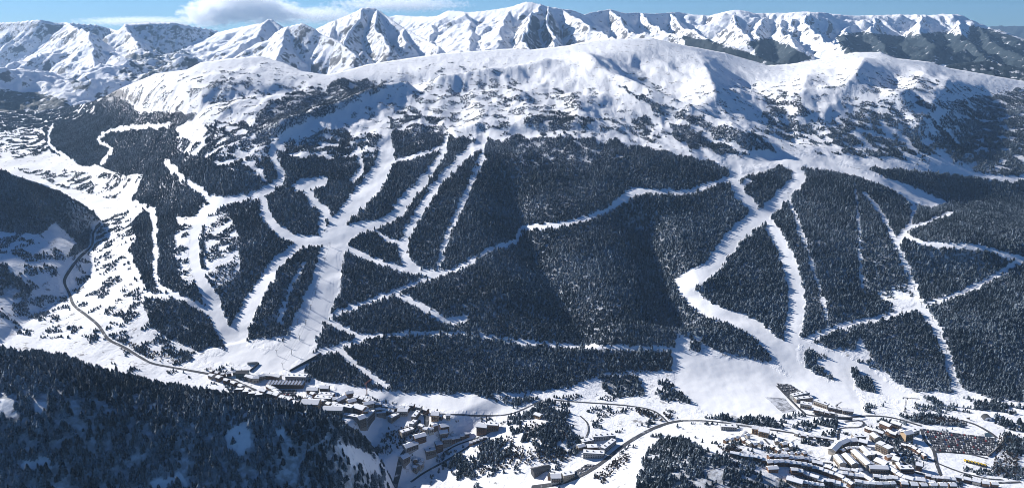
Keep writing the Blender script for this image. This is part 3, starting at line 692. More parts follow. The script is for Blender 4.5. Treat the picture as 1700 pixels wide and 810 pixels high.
# candidates: random spots on the sheet, spaced by real ground area
Gx, Gy, Gz = TX[:NR], TY[:NR], TZ[:NR]
ax = (Gx[1:, :-1] - Gx[:-1, :-1]); ay = (Gy[1:, :-1] - Gy[:-1, :-1]); bx = (Gx[:-1, 1:] - Gx[:-1, :-1]); by = (Gy[:-1, 1:] - Gy[:-1, :-1])
AREA = np.abs(ax * by - ay * bx)
cpx = (tpx[:NR][1:, 1:] + tpx[:NR][:-1, :-1]) / 2; cpy = (tpy[:NR][1:, 1:] + tpy[:NR][:-1, :-1]) / 2
def lookd(px, py, X, Y, R=DEN):
    '''the near hill keeps its own forest right up to its crest'''
    cr = np.interp(px, [p[0] for p in CREST_B], [p[1] for p in CREST_B])
    nb = (Y < 1190) & (X < -150) & (px < 640)
    return look(R, px, np.where(nb, np.maximum(py, cr + 3), py))
gcx = (Gx[1:, 1:] + Gx[:-1, :-1]) / 2; gcy = (Gy[1:, 1:] + Gy[:-1, :-1]) / 2
DQ = lookd(cpx, cpy, gcx, gcy); DQ = np.where(lookd(cpx, cpy, gcx, gcy, blur(DEN, 3)) > 0, np.maximum(DQ, .02), 0)
inwin = (cpx > -160) & (cpx < 1860) & (cpy < 990)
ARE = 9.6                       # square metres of ground for each candidate
rate = (AREA / ARE * inwin * (DQ > 0)).ravel()
cnt = rng.poisson(rate)
qi = np.repeat(np.arange(len(cnt)), cnt)
qr, qc = np.divmod(qi, AREA.shape[1])
u = rng.random(len(qi)); v = rng.random(len(qi))
def bil(A): return A[qr, qc] * (1 - u) * (1 - v) + A[qr, qc + 1] * u * (1 - v) + A[qr + 1, qc] * (1 - u) * v + A[qr + 1, qc + 1] * u * v
cx, cy, cz = bil(Gx), bil(Gy), bil(Gz)
qpx, qpy = project(cx, cy, cz)
dd = lookd(qpx, qpy, cx, cy)
pn = fbm(cx / 46, cy / 46, 3, 91); pn2 = fbm(cx / 14, cy / 14, 2, 95)
r = np.argsort(np.argsort(pn + np.where(dd > .8, .35, .12) * pn2)) / len(pn)
near = cy < 1160
keep = (r > (1 - dd) * .98) & (dd > 0)
keep &= rng.random(len(dd)) < np.where(dd > .9, .80, .72) * np.where(near & (qpx < 700), .47, 1)
# hidden far sides need no trees beyond what could show from a step aside
gap = np.abs(np.diff(Gz, axis=0))
tx_, ty_, tz_, td = cx[keep], cy[keep], cz[keep], dd[keep]
high = sstep(-420, -300, tz_)
ht = (6.1 * np.exp(rng.normal(0, .26, len(tx_)))).clip(3.5, 15) * (1 + .30 * fbm(tx_ / 120, ty_ / 120, 2, 97)) * (1 - .36 * high) * np.where(td < .5, .72, 1) * np.where((ty_ < 1160) & (tx_ < 0), 1.6, 1)
wd = ht * rng.uniform(.95, 1.4, len(tx_)) * (1 + .25 * high)
tp, tq = project(tx_, ty_, tz_)
_, tm = project(tx_, ty_, tz_ + .6 * ht)          # trees felled where their crowns would hang over a track
k0 = ~(look(PM, tp, tm) & (rng.random(len(tp)) < .9))
tx_, ty_, tz_, ht, wd, tp, tq, td = (a[k0] for a in (tx_, ty_, tz_, ht, wd, tp, tq, td))

# ------------------------------------------------------------------ things on the valley floor
from mathutils.bvhtree import BVHTree
_sub = np.stack([TX, TY, TZ], -1)[:NR].reshape(-1, 3)
_id = np.arange(NR * TC).reshape(NR, TC)
_q = np.stack([_id[:-1, :-1], _id[:-1, 1:], _id[1:, 1:], _id[1:, :-1]], -1).reshape(-1, 4)
BVH = BVHTree.FromPolygons(_sub.tolist(), _q.tolist())
def hit(px, py, ymin=0):
    """the ground point seen at a pixel of the photograph, beyond the near hill where the village lies behind it"""
    x, y, z = unproject(px, py, 1.0); d = Vector((float(x), float(y), float(z))).normalized()
    if px < 640 and ymin == 0 and 560 < py < 725: ymin = 1210
    o = Vector((0, 0, 0)) if ymin == 0 else d * (ymin / d.y)
    return BVH.ray_cast(o, d)[0]
def ground_z(x, y):
    loc = BVH.ray_cast(Vector((x, y, 1500)), Vector((0, 0, -1)))[0]
    return loc.z if loc is not None else -655.0
def mesh_from(name, V, Fc, mat, smooth=False):
    m = bpy.data.meshes.new(name); m.from_pydata([tuple(v) for v in V], [], Fc); m.materials.append(mat); m.update()
    if smooth: m.polygons.foreach_set("use_smooth", [True] * len(m.polygons))
    return m
def part(name, m, parent):
    o = bpy.data.objects.new(name, m); COL.objects.link(o); o.parent = parent; return o
def empty(name, loc, rz=0):
    e = bpy.data.objects.new(name, None); COL.objects.link(e); e.location = loc; e.rotation_euler = (0, 0, rz); e.empty_display_size = .5; return e
BOXF = [(0, 3, 2, 1), (4, 5, 6, 7), (0, 1, 5, 4), (1, 2, 6, 5), (2, 3, 7, 6), (3, 0, 4, 7)]
def boxv(x0, x1, y0, y1, z0, z1): return [(x0, y0, z0), (x1, y0, z0), (x1, y1, z0), (x0, y1, z0), (x0, y0, z1), (x1, y0, z1), (x1, y1, z1), (x0, y1, z1)]
def boxes(name, mat, *bs):
    V = []; Fc = []
    for b in bs:
        o = len(V); V += boxv(*b); Fc += [tuple(o + i for i in f) for f in BOXF]
    return mesh_from(name, V, Fc, mat)

MAT = {
 'asphalt': plain_mat("asphalt", (.075, .078, .085), .9, .6, .12), 'lot': plain_mat("packed_snow_and_asphalt", (.085, .088, .10), .9, .6, .12),
 'stone': plain_mat("stone_wall", (.24, .215, .185), .9, .35, .5), 'wood': plain_mat("dark_timber", (.13, .080, .050), .8, .4, .5), 'cream': plain_mat("cream_render", (.52, .47, .39), .9, .18, .3),
 'tan': plain_mat("tan_render", (.50, .36, .22), .9, .2, .3), 'brown': plain_mat("brown_cladding", (.22, .13, .085), .85, .3, .4), 'grey': plain_mat("grey_concrete", (.28, .285, .29), .9, .25, .3),
 'slate': plain_mat("slate_roof", (.075, .075, .08), .7, .3, .6), 'roofsnow': plain_mat("roof_snow", (.84, .85, .87), .8, .05, .2), 'glass': plain_mat("window_glass", (.03, .038, .05), .15, .2, .5),
 'dark': plain_mat("dark_metal", (.05, .052, .055), .5, .2, .5), 'red': plain_mat("crane_paint", (.30, .12, .09), .6, .15, .5), 'yellow': plain_mat("yellow_paint", (.55, .38, .06), .5, .15, .5),
 'teal': plain_mat("dark_green_glass", (.06, .10, .10), .3, .2, .5), 'ice': plain_mat("pond_ice", (.05, .085, .11), .25, .3, .1), 'rubber': plain_mat("tyre_rubber", (.02, .02, .02)),
}
def snowy_paving(name, dark, cover):
    m, nt, b = new_mat(name); n1 = tex_noise(nt, .09, 5, .65); n2 = tex_noise(nt, .5, 3, .6)
    f = math_n(nt, 'ADD', math_n(nt, 'MULTIPLY', n1, .7), math_n(nt, 'MULTIPLY', n2, .3))
    nt.links.new(mixc(nt, ramp(nt, f, [(cover, (0, 0, 0)), (cover + .14, (1, 1, 1))]), dark, (.62, .64, .68)), b.inputs["Base Color"]); b.inputs["Roughness"].default_value = .85
    return m
MAT['asphalt'] = snowy_paving("ploughed_asphalt", (.06, .063, .07), .56)
MAT['lot'] = snowy_paving("trodden_car_park", (.07, .073, .085), .58)
MAT['plaza'] = snowy_paving("trodden_plaza", (.16, .165, .18), .42)
WIN = boxes("window", MAT['glass'], (-.65, .65, -.06, .06, -.7, .7))
OCC = np.zeros((H0, W0), bool)       # where something built stands: no wild trees there
def occupy(px, py, r):
    y0, y1 = int(max(0, py - r)), int(min(H0, py + r * .6)); x0, x1 = int(max(0, px - r)), int(min(W0, px + r)); OCC[y0:y1, x0:x1] = True

def building(p, w, d, h, yaw, roof='gable', wall='stone', label='', group=None, name='house', cat='house', balc=True, windows=None, pitch=.42, snow=True, chimney=None):
    """footprint w along local X, d along local Y; front faces local -Y"""
    z = min(ground_z(p.x + ox, p.y + oy) for ox in (-w * .3, w * .3) for oy in (-d * .3, d * .3))
    zt = max(ground_z(p.x + ox, p.y + oy) for ox in (-w * .3, w * .3) for oy in (-d * .3, d * .3))
    base = min(6.0, zt - z) * .6
    e = empty(name, (p.x, p.y, z), yaw); tag(e, label, cat, group)
    H = h + base; hw, hd = w / 2, d / 2
    if roof == 'gable':
        rise = hd * pitch
        V = [(-hw, -hd, -3), (hw, -hd, -3), (hw, hd, -3), (-hw, hd, -3), (-hw, -hd, H), (hw, -hd, H), (hw, hd, H), (-hw, hd, H), (-hw, 0, H + rise), (hw, 0, H + rise)]
        Fc = [(0, 1, 5, 4), (1, 2, 6, 9, 5), (2, 3, 7, 6), (3, 0, 4, 8, 7), (4, 5, 9, 8), (6, 7, 8, 9)]
        part('wall', mesh_from('wall', V, Fc, MAT[wall]), e)
        ov = min(1.2, d * .1); k = pitch; t0, t1 = .05, .45
        def slab(name, mat, a, b, ex):
            V = []; Fc = []
            ow, od = hw + ov + ex, hd + ov + ex
            for s in (-1, 1):
                o = len(V); ze = H - ov * k - ex * k
                V += [(-ow, s * od, ze + a), (ow, s * od, ze + a), (ow, 0, H + rise + a), (-ow, 0, H + rise + a), (-ow, s * od, ze + b), (ow, s * od, ze + b), (ow, 0, H + rise + b), (-ow, 0, H + rise + b)]
                Fc += [tuple(o + i for i in f) for f in ([BOXF[i] for i in (0, 1, 2, 3, 5)])]
            return mesh_from(name, V, Fc, mat)
        r = part('roof', slab('roof', MAT['slate'], t0, t1, 0), e)
        if snow: part('snow_cover', slab('snow_cover', MAT['roofsnow'], t1 + .02, t1 + .75, -.25), r)
    else:
        part('wall', mesh_from('wall', boxv(-hw, hw, -hd, hd, -3, H), BOXF, MAT[wall]), e)
        r = part('roof', boxes('roof', MAT['slate'], (-hw - .4, hw + .4, -hd - .4, hd + .4, H + .02, H + .5)), e)
        if snow:
            bs = [(-hw - .1, hw + .1, -hd - .1, hd + .1, H + .52, H + 1.1)]
            part('snow_cover', boxes('snow_cover', MAT['roofsnow'], *bs), r)
            if w > 14:
                for q in range(int(w / 9)):
                    xx = -hw + (q + .5) * w / int(w / 9) + random.uniform(-1, 1); part('roof_hut', boxes('roof_hut', MAT[random.choice(['grey', 'slate'])], (xx - 1.1, xx + 1.1, -1.2, 1.0, H + 1.1, H + 2.4)), r)
    if chimney is None: chimney = roof == 'gable'
    if chimney:
        xx = random.uniform(-.25, .25) * w; part('chimney', boxes('chimney', MAT['stone'], (xx - .5, xx + .5, d * .12 - .5, d * .12 + .5, H, H + hd * pitch + 1.6)), r)
    floors = max(1, int(h / 3.0))
    if balc:
        for fl in range(1, floors):
            z0 = base + fl * 3.0
            part('balcony', boxes('balcony', MAT['wood' if wall != 'wood' else 'brown'], (-hw * .88, hw * .88, -hd - 1.2, -hd - .02, z0 - .15, z0 + .0), (-hw * .88, hw * .88, -hd - 1.2, -hd - 1.08, z0 + .01, z0 + .95)), e)
    nwin = windows if windows is not None else max(2, min(9, int(w / 3.4)))
    for fl in range(floors):
        if floors > 4 and fl % 2: continue
        for q in range(nwin):
            o = part('window', WIN, e); o.location = (-hw + (q + .5) * w / nwin, -hd - .03, base + fl * 3.0 + 1.6)
            if w > 20: o.scale = (1.4, 1, 1.15)
    pp, pq = project(p.x, p.y, z); occupy(float(pp), float(pq), .5 * max(w, d) / (p.y / F / .92) * .6 + 1)
    return e
def bline(a, b, d, h, roof='gable', wall='stone', label='', **kw):
    """a building whose front edge runs between two pixels"""
    A, B = hit(*a), hit(*b)
    if A is None or B is None: return
    v = B - A; w = math.hypot(v.x, v.y); yaw = math.atan2(v.y, v.x)
    if w > 48: print('LONG', label, w); w = 48
    nrm = Vector((-math.sin(yaw), math.cos(yaw), 0))
    c = (A + B) / 2 + nrm * d * .5
    return building(c, w, d, h, yaw, roof, wall, label, **kw)
ORD = ['first', 'second', 'third', 'fourth', 'fifth', 'sixth', 'seventh', 'eighth', 'ninth', 'tenth', 'eleventh', 'twelfth', 'thirteenth', 'fourteenth', 'fifteenth', 'sixteenth', 'seventeenth', 'eighteenth', 'nineteenth', 'twentieth', 'twenty-first', 'twenty-second', 'twenty-third', 'twenty-fourth', 'twenty-fifth', 'twenty-sixth', 'twenty-seventh']
def row(path, n, w, d, h, turn, desc, group, walls=('stone', 'wood', 'wood', 'brown', 'cream'), roof='gable', jit=.12):
    w, d = w * .85, d * .85; n = min(19, int(round(n * 1.25)))
    P = spline(path, 8); L = np.r_[0, np.cumsum(np.hypot(np.diff(P[:, 0]), np.diff(P[:, 1])))]
    S = np.linspace(0, L[-1], n)
    pts = [(float(np.interp(s, L, P[:, 0])), float(np.interp(s, L, P[:, 1]))) for s in S]
    pts.sort()
    for i, (x, y) in enumerate(pts):
        p = hit(x, y)
        if p is None: continue
        j = lambda: random.uniform(1 - jit, 1 + jit)
        q0 = hit(*pts[max(0, i - 1)]); q1 = hit(*pts[min(n - 1, i + 1)])
        a = math.atan2(q1.y - q0.y, q1.x - q0.x) + math.radians(turn) + random.gauss(0, .06)
        building(p, w * j(), d * j(), h * j(), a, roof, random.choice(walls), "%s house from the left in %s" % (ORD[i], desc), group, name='chalet', cat='chalet')

# ---- the upper village
V1 = "buildings of the upper village"
for a, b, d, h, roof, wall, lb, kw in [
 ((392,628),(411,627),15,9,'gable','teal',"green glass roofed lift station beside the piste foot", dict(name='lift_station', cat='lift station', balc=False, snow=False)),
 ((474,633),(508,634),16,8,'flat','grey',"long grey flat roofed hall under the end of the wide piste", dict(name='hall', cat='hall', balc=False)),
 ((500,681),(528,682),20,12,'gable','tan',"large tan hotel at the village edge above the dark forest", dict(name='hotel', cat='hotel')),
 ((536,690),(568,690),16,10,'gable','cream',"long cream hotel with straight roof right of the tan hotel", dict(name='hotel', cat='hotel')),
 ((522,669),(549,670),13,9,'flat','stone',"long stone block in the middle of the upper village", dict(name='apartment_block', cat='apartment block')),
 ((509,656),(527,656),13,9,'gable','cream',"pale gabled house below the curved snow ramp", dict()),
 ((531,653),(545,653),13,9,'gable','stone',"stone chalet under the meadow at the village top", dict(name='chalet', cat='chalet')),
 ((528,662),(553,663),10,8,'flat','wood',"narrow dark block with snowy terrace behind the long stone block", dict(name='apartment_block', cat='apartment block')),
 ((553,671),(562,670),10,8,'gable','wood',"small timber chalet left of the slanting gabled house", dict(name='chalet', cat='chalet')),
 ((562,673),(576,666),11,8,'gable','stone',"slanting gabled house near the meadow edge", dict()),
 ((576,661),(587,659),11,8,'gable','wood',"dark timber chalet standing alone on the meadow rim", dict(name='chalet', cat='chalet')),
 ((580,676),(592,673),12,9,'gable','cream',"pale house where the village street bends", dict()),
 ((570,684),(583,687),12,11,'flat','stone',"stone block at the head of the hotel chain", dict(name='apartment_block', cat='apartment block')),
 ((571,692),(593,703),8,5,'flat','grey',"low sloping terrace wing along the forest edge", dict(name='terrace_wing', cat='building', balc=False)),
 ((585,684),(602,695),14,12,'gable','brown',"brown fronted hotel wing with rows of windows", dict(name='hotel', cat='hotel')),
 ((602,692),(612,698),12,12,'gable','tan',"tan hotel wing next to the brown one", dict(name='hotel', cat='hotel')),
 ((598,714),(609,715),14,18,'gable','stone',"tall stone hotel end tower above the gorge", dict(name='hotel', cat='hotel')),
 ((610,715),(623,693),13,18,'flat','grey',"tall grey hotel wing with dark facade facing the gorge", dict(name='hotel', cat='hotel')),
 ((605,679),(621,681),12,9,'gable','cream',"cream gabled house behind the tall hotel wing", dict()),
 ((625,691),(641,695),12,6,'flat','stone',"low flat terrace building above the gorge", dict(name='terrace_building', cat='building', balc=False)),
 ((650,703),(664,692),10,8,'flat','stone',"long flat building pointing down into the gorge", dict(name='apartment_block', cat='apartment block')),
 ((660,691),(676,691),11,8,'gable','cream',"pale house above the gorge road bend", dict()),
 ((690,701),(698,687),8,8,'flat','stone',"narrow block beside the upper bend of the gorge road", dict(name='apartment_block', cat='apartment block')),
 ((686,713),(693,703),8,8,'flat','grey',"grey narrow block halfway down the gorge road", dict(name='apartment_block', cat='apartment block')),
 ((668,729),(688,717),9,8,'flat','stone',"long low block beside the lower gorge road", dict(name='apartment_block', cat='apartment block')),
 ((716,700),(728,700),15,11,'gable','tan',"tan gabled church like house right of the gorge road", dict()),
 ((733,722),(746,720),13,10,'gable','wood',"upper of two stacked timber chalets right of the gorge", dict(name='chalet', cat='chalet')),
 ((731,733),(744,731),13,10,'gable','stone',"lower of two stacked chalets right of the gorge", dict(name='chalet', cat='chalet')),
 ((735,744),(750,739),13,9,'flat','stone',"topmost block in the terraced row above the bare hedge", dict(name='apartment_block', cat='apartment block')),
 ((725,753),(736,748),13,9,'flat','wood',"middle block in the terraced row above the bare hedge", dict(name='apartment_block', cat='apartment block')),
 ((708,763),(724,757),13,9,'flat','stone',"lowest block in the terraced row above the bare hedge", dict(name='apartment_block', cat='apartment block')),
 ((690,739),(708,733),12,9,'gable','wood',"timber house just below the gorge road bridge", dict()),
 ((675,757),(695,745),14,9,'gable','grey',"grey roofed long house in the gorge shade", dict()),
 ((670,777),(681,767),13,10,'gable','stone',"snow roofed house lowest beside the gorge road", dict()),
 ((791,723),(807,721),15,13,'gable','brown',"brown balconied hotel on the shaded terrace", dict(name='hotel', cat='hotel')),
 ((808,718),(827,715),14,11,'flat','brown',"flat roofed annex right of the brown balconied hotel", dict(name='hotel', cat='hotel')),
 ((886,694),(896,696),9,6,'gable','tan',"small lone tan cabin by the shrubby bank", dict(name='cabin', cat='cabin')),
 ((985,733),(1022,729),10,7,'flat','grey',"longest flat hall at the back of the roadside complex", dict(name='hall', cat='hall', balc=False)),
 ((968,741),(986,737),10,7,'flat','grey',"short hall left of the longest roadside hall", dict(name='hall', cat='hall', balc=False)),
 ((961,749),(972,746),9,6,'gable','stone',"small gabled house at the left tip of the roadside complex", dict()),
 ((975,750),(992,749),11,7,'flat','wood',"dark block in the yard of the roadside complex", dict(name='hall', cat='hall', balc=False)),
 ((968,761),(1003,760),11,8,'flat','grey',"long white roofed hall at the front of the roadside complex", dict(name='hall', cat='hall', balc=False)),
 ((1004,753),(1023,737),9,8,'flat','grey',"slanting white roofed hall along the valley road", dict(name='hall', cat='hall', balc=False)),
 ((887,794),(914,777),13,5,'gable','slate',"dark bare roofed barn alone on the sunny meadow", dict(name='barn', cat='barn', balc=False, snow=False)),
 ((909,797),(920,797),9,5,'gable','brown',"brown shed between the barn and the valley road", dict(name='shed', cat='shed', balc=False, snow=False)),
 ((915,806),(931,801),14,9,'gable','grey',"grey house at the bottom edge by the valley road", dict()),
 ((936,801),(954,792),12,8,'flat','stone',"dark roadside block right of the grey house", dict(name='hall', cat='hall', balc=False)),
 ]: bline(a, b, d, h, roof, wall, lb, group=V1 if a[0] < 860 else None, **kw)
row([(412,630),(425,634),(436,629),(450,628),(462,630)], 6, 12, 11, 8, 0, "the top row under the wide piste", "village houses in rows")
row([(352,628),(375,635),(398,644),(412,652)], 5, 12, 10, 7, 0, "the row where the main road enters the village", "village houses in rows")
row([(398,651),(415,657),(430,660)], 3, 14, 8, 7, 35, "the slanting row beside the forest crest", "village houses in rows", roof='flat')
row([(438,655),(452,659),(465,663),(478,668),(490,674)], 5, 13, 11, 8, 0, "the village row along the dark forest crest", "village houses in rows")
row([(447,648),(456,653),(462,658)], 3, 11, 10, 8, 0, "the short row below the saw toothed hall", "village houses in rows")
row([(508,664),(516,668),(512,673)], 3, 10, 10, 8, 0, "the cluster left of the long stone block", "village houses in rows")
row([(592,664),(604,668),(616,672),(628,676)], 4, 11, 10, 7, 0, "the row under the upper meadow", "village houses in rows")
row([(640,679),(652,681),(664,681),(676,682)], 4, 11, 10, 7, 0, "the row along the street above the gorge", "village houses in rows")
row([(684,677),(697,681),(708,686),(731,695),(744,695)], 5, 10, 9, 7, 0, "the row at the road junction above the gorge", "village houses in rows")
row([(782,738),(790,735),(797,732),(805,729)], 4, 7, 6, 4, 0, "the tiny row of huts below the brown hotel", "village houses in rows")

row([(352,620),(372,625),(390,622)], 4, 9, 8, 6, 0, "the hillside row left of the lift station", "village houses in rows")
row([(520,660),(532,668),(545,676),(556,680)], 4, 10, 9, 8, 5, "the row between the long hotels and meadow", "village houses in rows")
row([(556,676),(566,680),(576,682)], 3, 9, 9, 8, 0, "the houses right of the long cream hotel", "village houses in rows")
row([(628,684),(640,686),(650,688)], 3, 10, 9, 7, 0, "the group above the flat terrace building", "village houses in rows")
row([(700,712),(712,718),(722,712)], 3, 10, 9, 7, 0, "the shaded group under the tan house", "village houses in rows")
row([(752,733),(764,729),(775,725)], 3, 9, 8, 6, 0, "the row on the lane up to the brown hotel", "village houses in rows")
row([(690,768),(702,772),(690,782)], 3, 10, 9, 7, 0, "the group below the terraced row in the gorge", "village houses in rows")

# saw-toothed hall and its ridges
A, B = hit(442, 645), hit(503, 645)
v = B - A; w = v.length; yaw = math.atan2(v.y, v.x); c = (A + B) / 2 + Vector((-math.sin(yaw), math.cos(yaw), 0)) * 8
st = empty('sawtooth_hall', (c.x, c.y, ground_z(c.x, c.y)), yaw); tag(st, "long hall with a saw toothed row of snowy roof ridges", "hall", V1)
part('wall', mesh_from('wall', boxv(-w / 2, w / 2, -8, 8, -4, 8), BOXF, MAT['wood']), st)
nt_ = 11
RID = mesh_from('roof_ridge', [(-.5, -8.4, 0), (.5, -8.4, 0), (.5, 8.4, 0), (-.5, 8.4, 0), (-.1, -8.4, .62), (-.1, 8.4, .62)], [(0, 1, 4), (1, 2, 5, 4), (2, 3, 5), (3, 0, 4, 5)], MAT['roofsnow'])
for q in range(nt_):
    o = part('roof_ridge', RID, st); o.location = (-w / 2 + (q + .5) * w / nt_, 0, 8.02); k = w / nt_ * .72; o.scale = (k, 1, 4.2)
for q in range(14):
    o = part('window', WIN, st); o.location = (-w / 2 + (q + .5) * w / 14, -8.04, 4.5); o.scale = (1.5, 1, 1.6)
occupy(472, 640, 30)

# ---- the lower town
V2 = "buildings of the lower town"
for a, b, d, h, roof, wall, lb, kw in [
 ((1197,714),(1223,714),11,6,'flat','grey',"long low hall under the road left of the white dome", dict(name='hall', cat='hall', balc=False)),
 ((1248,720),(1258,721),11,10,'gable','tan',"left of two bright tan houses at the road junction", dict()),
 ((1259,724),(1275,727),12,10,'gable','tan',"right of two bright tan houses at the road junction", dict()),
 ((1276,784),(1292,785),9,5,'gable','brown',"brown low house at the forest knoll edge", dict()),
 ((1317,664),(1344,657),10,7,'flat','grey',"flat hall directly below the small upper car park", dict(name='hall', cat='hall', balc=False)),
 ((1322,669),(1349,666),9,7,'flat','stone',"second flat hall below the small upper car park", dict(name='hall', cat='hall', balc=False)),
 ((1328,677),(1347,680),12,8,'flat','cream',"pale lift base building at the piste corner", dict(name='lift_station', cat='lift station')),
 ((1350,672),(1372,679),11,8,'flat','cream',"pale block right of the lift base building", dict(name='apartment_block', cat='apartment block')),
 ((1374,682),(1396,686),11,7,'flat','stone',"stone block under the foot of the right piste", dict(name='apartment_block', cat='apartment block')),
 ((1398,687),(1416,689),10,7,'gable','cream',"pale gabled house at the piste foot", dict()),
 ((1386,757),(1397,746),11,9,'gable','cream',"leftmost wing of the curved terrace building", dict(name='terraced_house', cat='terraced house')),
 ((1398,745),(1410,741),11,9,'gable','stone',"second wing of the curved terrace building", dict(name='terraced_house', cat='terraced house')),
 ((1411,741),(1424,740),11,9,'gable','cream',"third wing of the curved terrace building", dict(name='terraced_house', cat='terraced house')),
 ((1425,741),(1438,744),11,9,'gable','stone',"rightmost wing of the curved terrace building", dict(name='terraced_house', cat='terraced house')),
 ((1417,734),(1437,734),12,10,'flat','stone',"stone block above the curved terrace building", dict(name='apartment_block', cat='apartment block')),
 ((1383,764),(1393,777),10,8,'gable','cream',"first of four parallel slanting apartment rows", dict(name='apartment_block', cat='apartment block')),
 ((1397,763),(1413,780),11,9,'gable','stone',"second of four parallel slanting apartment rows", dict(name='apartment_block', cat='apartment block')),
 ((1412,757),(1437,781),11,9,'gable','cream',"third and longest of four parallel slanting apartment rows", dict(name='apartment_block', cat='apartment block')),
 ((1426,750),(1440,762),10,8,'gable','stone',"last and shortest of four parallel slanting apartment rows", dict(name='apartment_block', cat='apartment block')),
 ((1440,764),(1451,763),13,9,'flat','cream',"square pale block between the apartment rows", dict(name='apartment_block', cat='apartment block')),
 ((1443,729),(1452,735),11,9,'gable','stone',"stone house left of the courtyard blocks", dict()),
 ((1452,747),(1462,751),13,12,'flat','cream',"left courtyard block with dark front", dict(name='apartment_block', cat='apartment block')),
 ((1463,752),(1473,757),13,12,'flat','stone',"right courtyard block with dark front", dict(name='apartment_block', cat='apartment block')),
 ((1450,773),(1467,781),13,9,'gable','cream',"wide house at the head of the comb shaped row", dict()),
 ((1444,786),(1474,787),11,8,'gable','stone',"comb shaped long row of flats", dict(name='apartment_block', cat='apartment block')),
 ((1480,770),(1490,773),12,8,'gable','cream',"house in the bend of the town road", dict()),
 ((1494,786),(1517,786),11,7,'flat','wood',"dark fronted flat block by the town road", dict(name='apartment_block', cat='apartment block')),
 ((1459,709),(1475,715),10,8,'gable','brown',"brown house under the piste near the road fork", dict()),
 ((1478,709),(1493,713),10,8,'gable','stone',"stone house right of the road fork", dict()),
 ((1503,733),(1515,731),12,13,'gable','tan',"tall tan house left of the big car park", dict()),
 ((1516,724),(1526,722),10,8,'flat','cream',"pale block at the car park corner", dict(name='apartment_block', cat='apartment block')),
 ((1520,780),(1530,782),10,8,'gable','brown',"dark house alone on the slope below the car park", dict()),
 ((1305,800),(1330,812),11,6,'gable','tan',"long tan roofed house at the bottom beside the knoll", dict()),
 ]: bline(a, b, d, h, roof, wall, lb, group=V2, **kw)
V3 = "chalet rows of the lower town"
row([(1215,757),(1232,760),(1250,763),(1268,768)], 6, 8, 8, 6, 0, "the sparse row above the forest knoll", V3)
row([(1278,762),(1300,763),(1322,766),(1345,769)], 7, 9, 9, 7, 0, "the row under the snowy field", V3)
row([(1276,772),(1300,772),(1325,776),(1350,781),(1374,789),(1398,799),(1412,808)], 13, 10, 9, 7, 0, "the long row beneath the snowy field", V3)
row([(1352,773),(1366,777),(1380,784),(1394,790),(1410,794),(1428,796)], 8, 9, 9, 7, 0, "the row below the curved terrace building", V3)
row([(1318,786),(1335,791),(1350,797),(1362,803)], 5, 10, 9, 7, 0, "the row beside the tan roofed house", V3)
row([(1370,803),(1385,807),(1398,811)], 3, 10, 9, 7, 0, "the bottom row right of the knoll", V3)
row([(1418,788),(1430,793),(1440,800),(1450,806)], 5, 10, 9, 7, 10, "the row below the longest apartment row", V3)
row([(1455,797),(1470,799),(1485,800),(1500,805)], 5, 11, 10, 7, 0, "the row under the comb shaped flats", V3)
row([(1478,783),(1488,791),(1500,797),(1512,801),(1528,803),(1545,806)], 7, 11, 10, 7, 0, "the row along the bottom town road", V3)
row([(1500,808),(1525,810),(1550,811),(1580,811)], 5, 11, 10, 7, 0, "the bottom right row below the town road", V3)
row([(1476,722),(1486,727),(1496,722)], 3, 10, 9, 7, 0, "the group above the tan house", V3)
row([(1290,737),(1303,743),(1318,741),(1308,750),(1292,752)], 5, 9, 8, 6, 0, "the cluster right of the tan houses", V3)
row([(1235,735),(1248,742),(1262,741)], 3, 9, 8, 6, 0, "the scattered row left of the junction road", V3)
row([(1322,723),(1338,727),(1354,729),(1370,731)], 4, 9, 7, 5, 0, "the row along the road above the snowy field", V3)
row([(1355,684),(1368,687),(1382,690)], 3, 9, 7, 5, 0, "the row of huts below the stone block", V3)
row([(1590,797),(1610,801),(1630,806),(1650,808)], 4, 10, 9, 6, 0, "the row right of the bottom road", V3)

row([(1205,735),(1222,731),(1240,727)], 4, 8, 7, 5, 0, "the row below the long low hall", V3)
row([(1282,746),(1300,757),(1318,758),(1335,757)], 5, 8, 7, 6, 0, "the line of huts on the snowy field edge", V3)
row([(1440,752),(1436,768),(1446,776)], 3, 9, 8, 7, 40, "the slanting group beside the square pale block", V3)
row([(1474,762),(1484,760),(1492,776)], 3, 9, 8, 6, 0, "the group right of the courtyard blocks", V3)
row([(1500,742),(1512,746),(1524,752),(1534,760)], 4, 8, 7, 5, 0, "the hillside row under the tall tan house", V3)
row([(1398,783),(1412,786),(1426,786)], 4, 9, 8, 6, 0, "the close row under the slanting apartment rows", V3)
row([(1440,716),(1450,720),(1462,724)], 3, 9, 8, 7, 0, "the group inside the hairpin lane", V3)
row([(1424,806),(1440,808),(1462,809),(1480,809)], 5, 10, 8, 7, 0, "the bottom edge row below the comb shaped flats", V3)
row([(1336,806),(1350,809),(1362,811)], 3, 9, 8, 6, 0, "the group at the bottom edge by the knoll", V3)
row([(1540,795),(1560,798),(1580,800)], 4, 9, 8, 6, 0, "the row just under the bottom town road", V3)
row([(1398,752),(1410,749),(1422,748),(1432,750)], 4, 8, 7, 6, 0, "the inner row inside the curved terrace", V3)

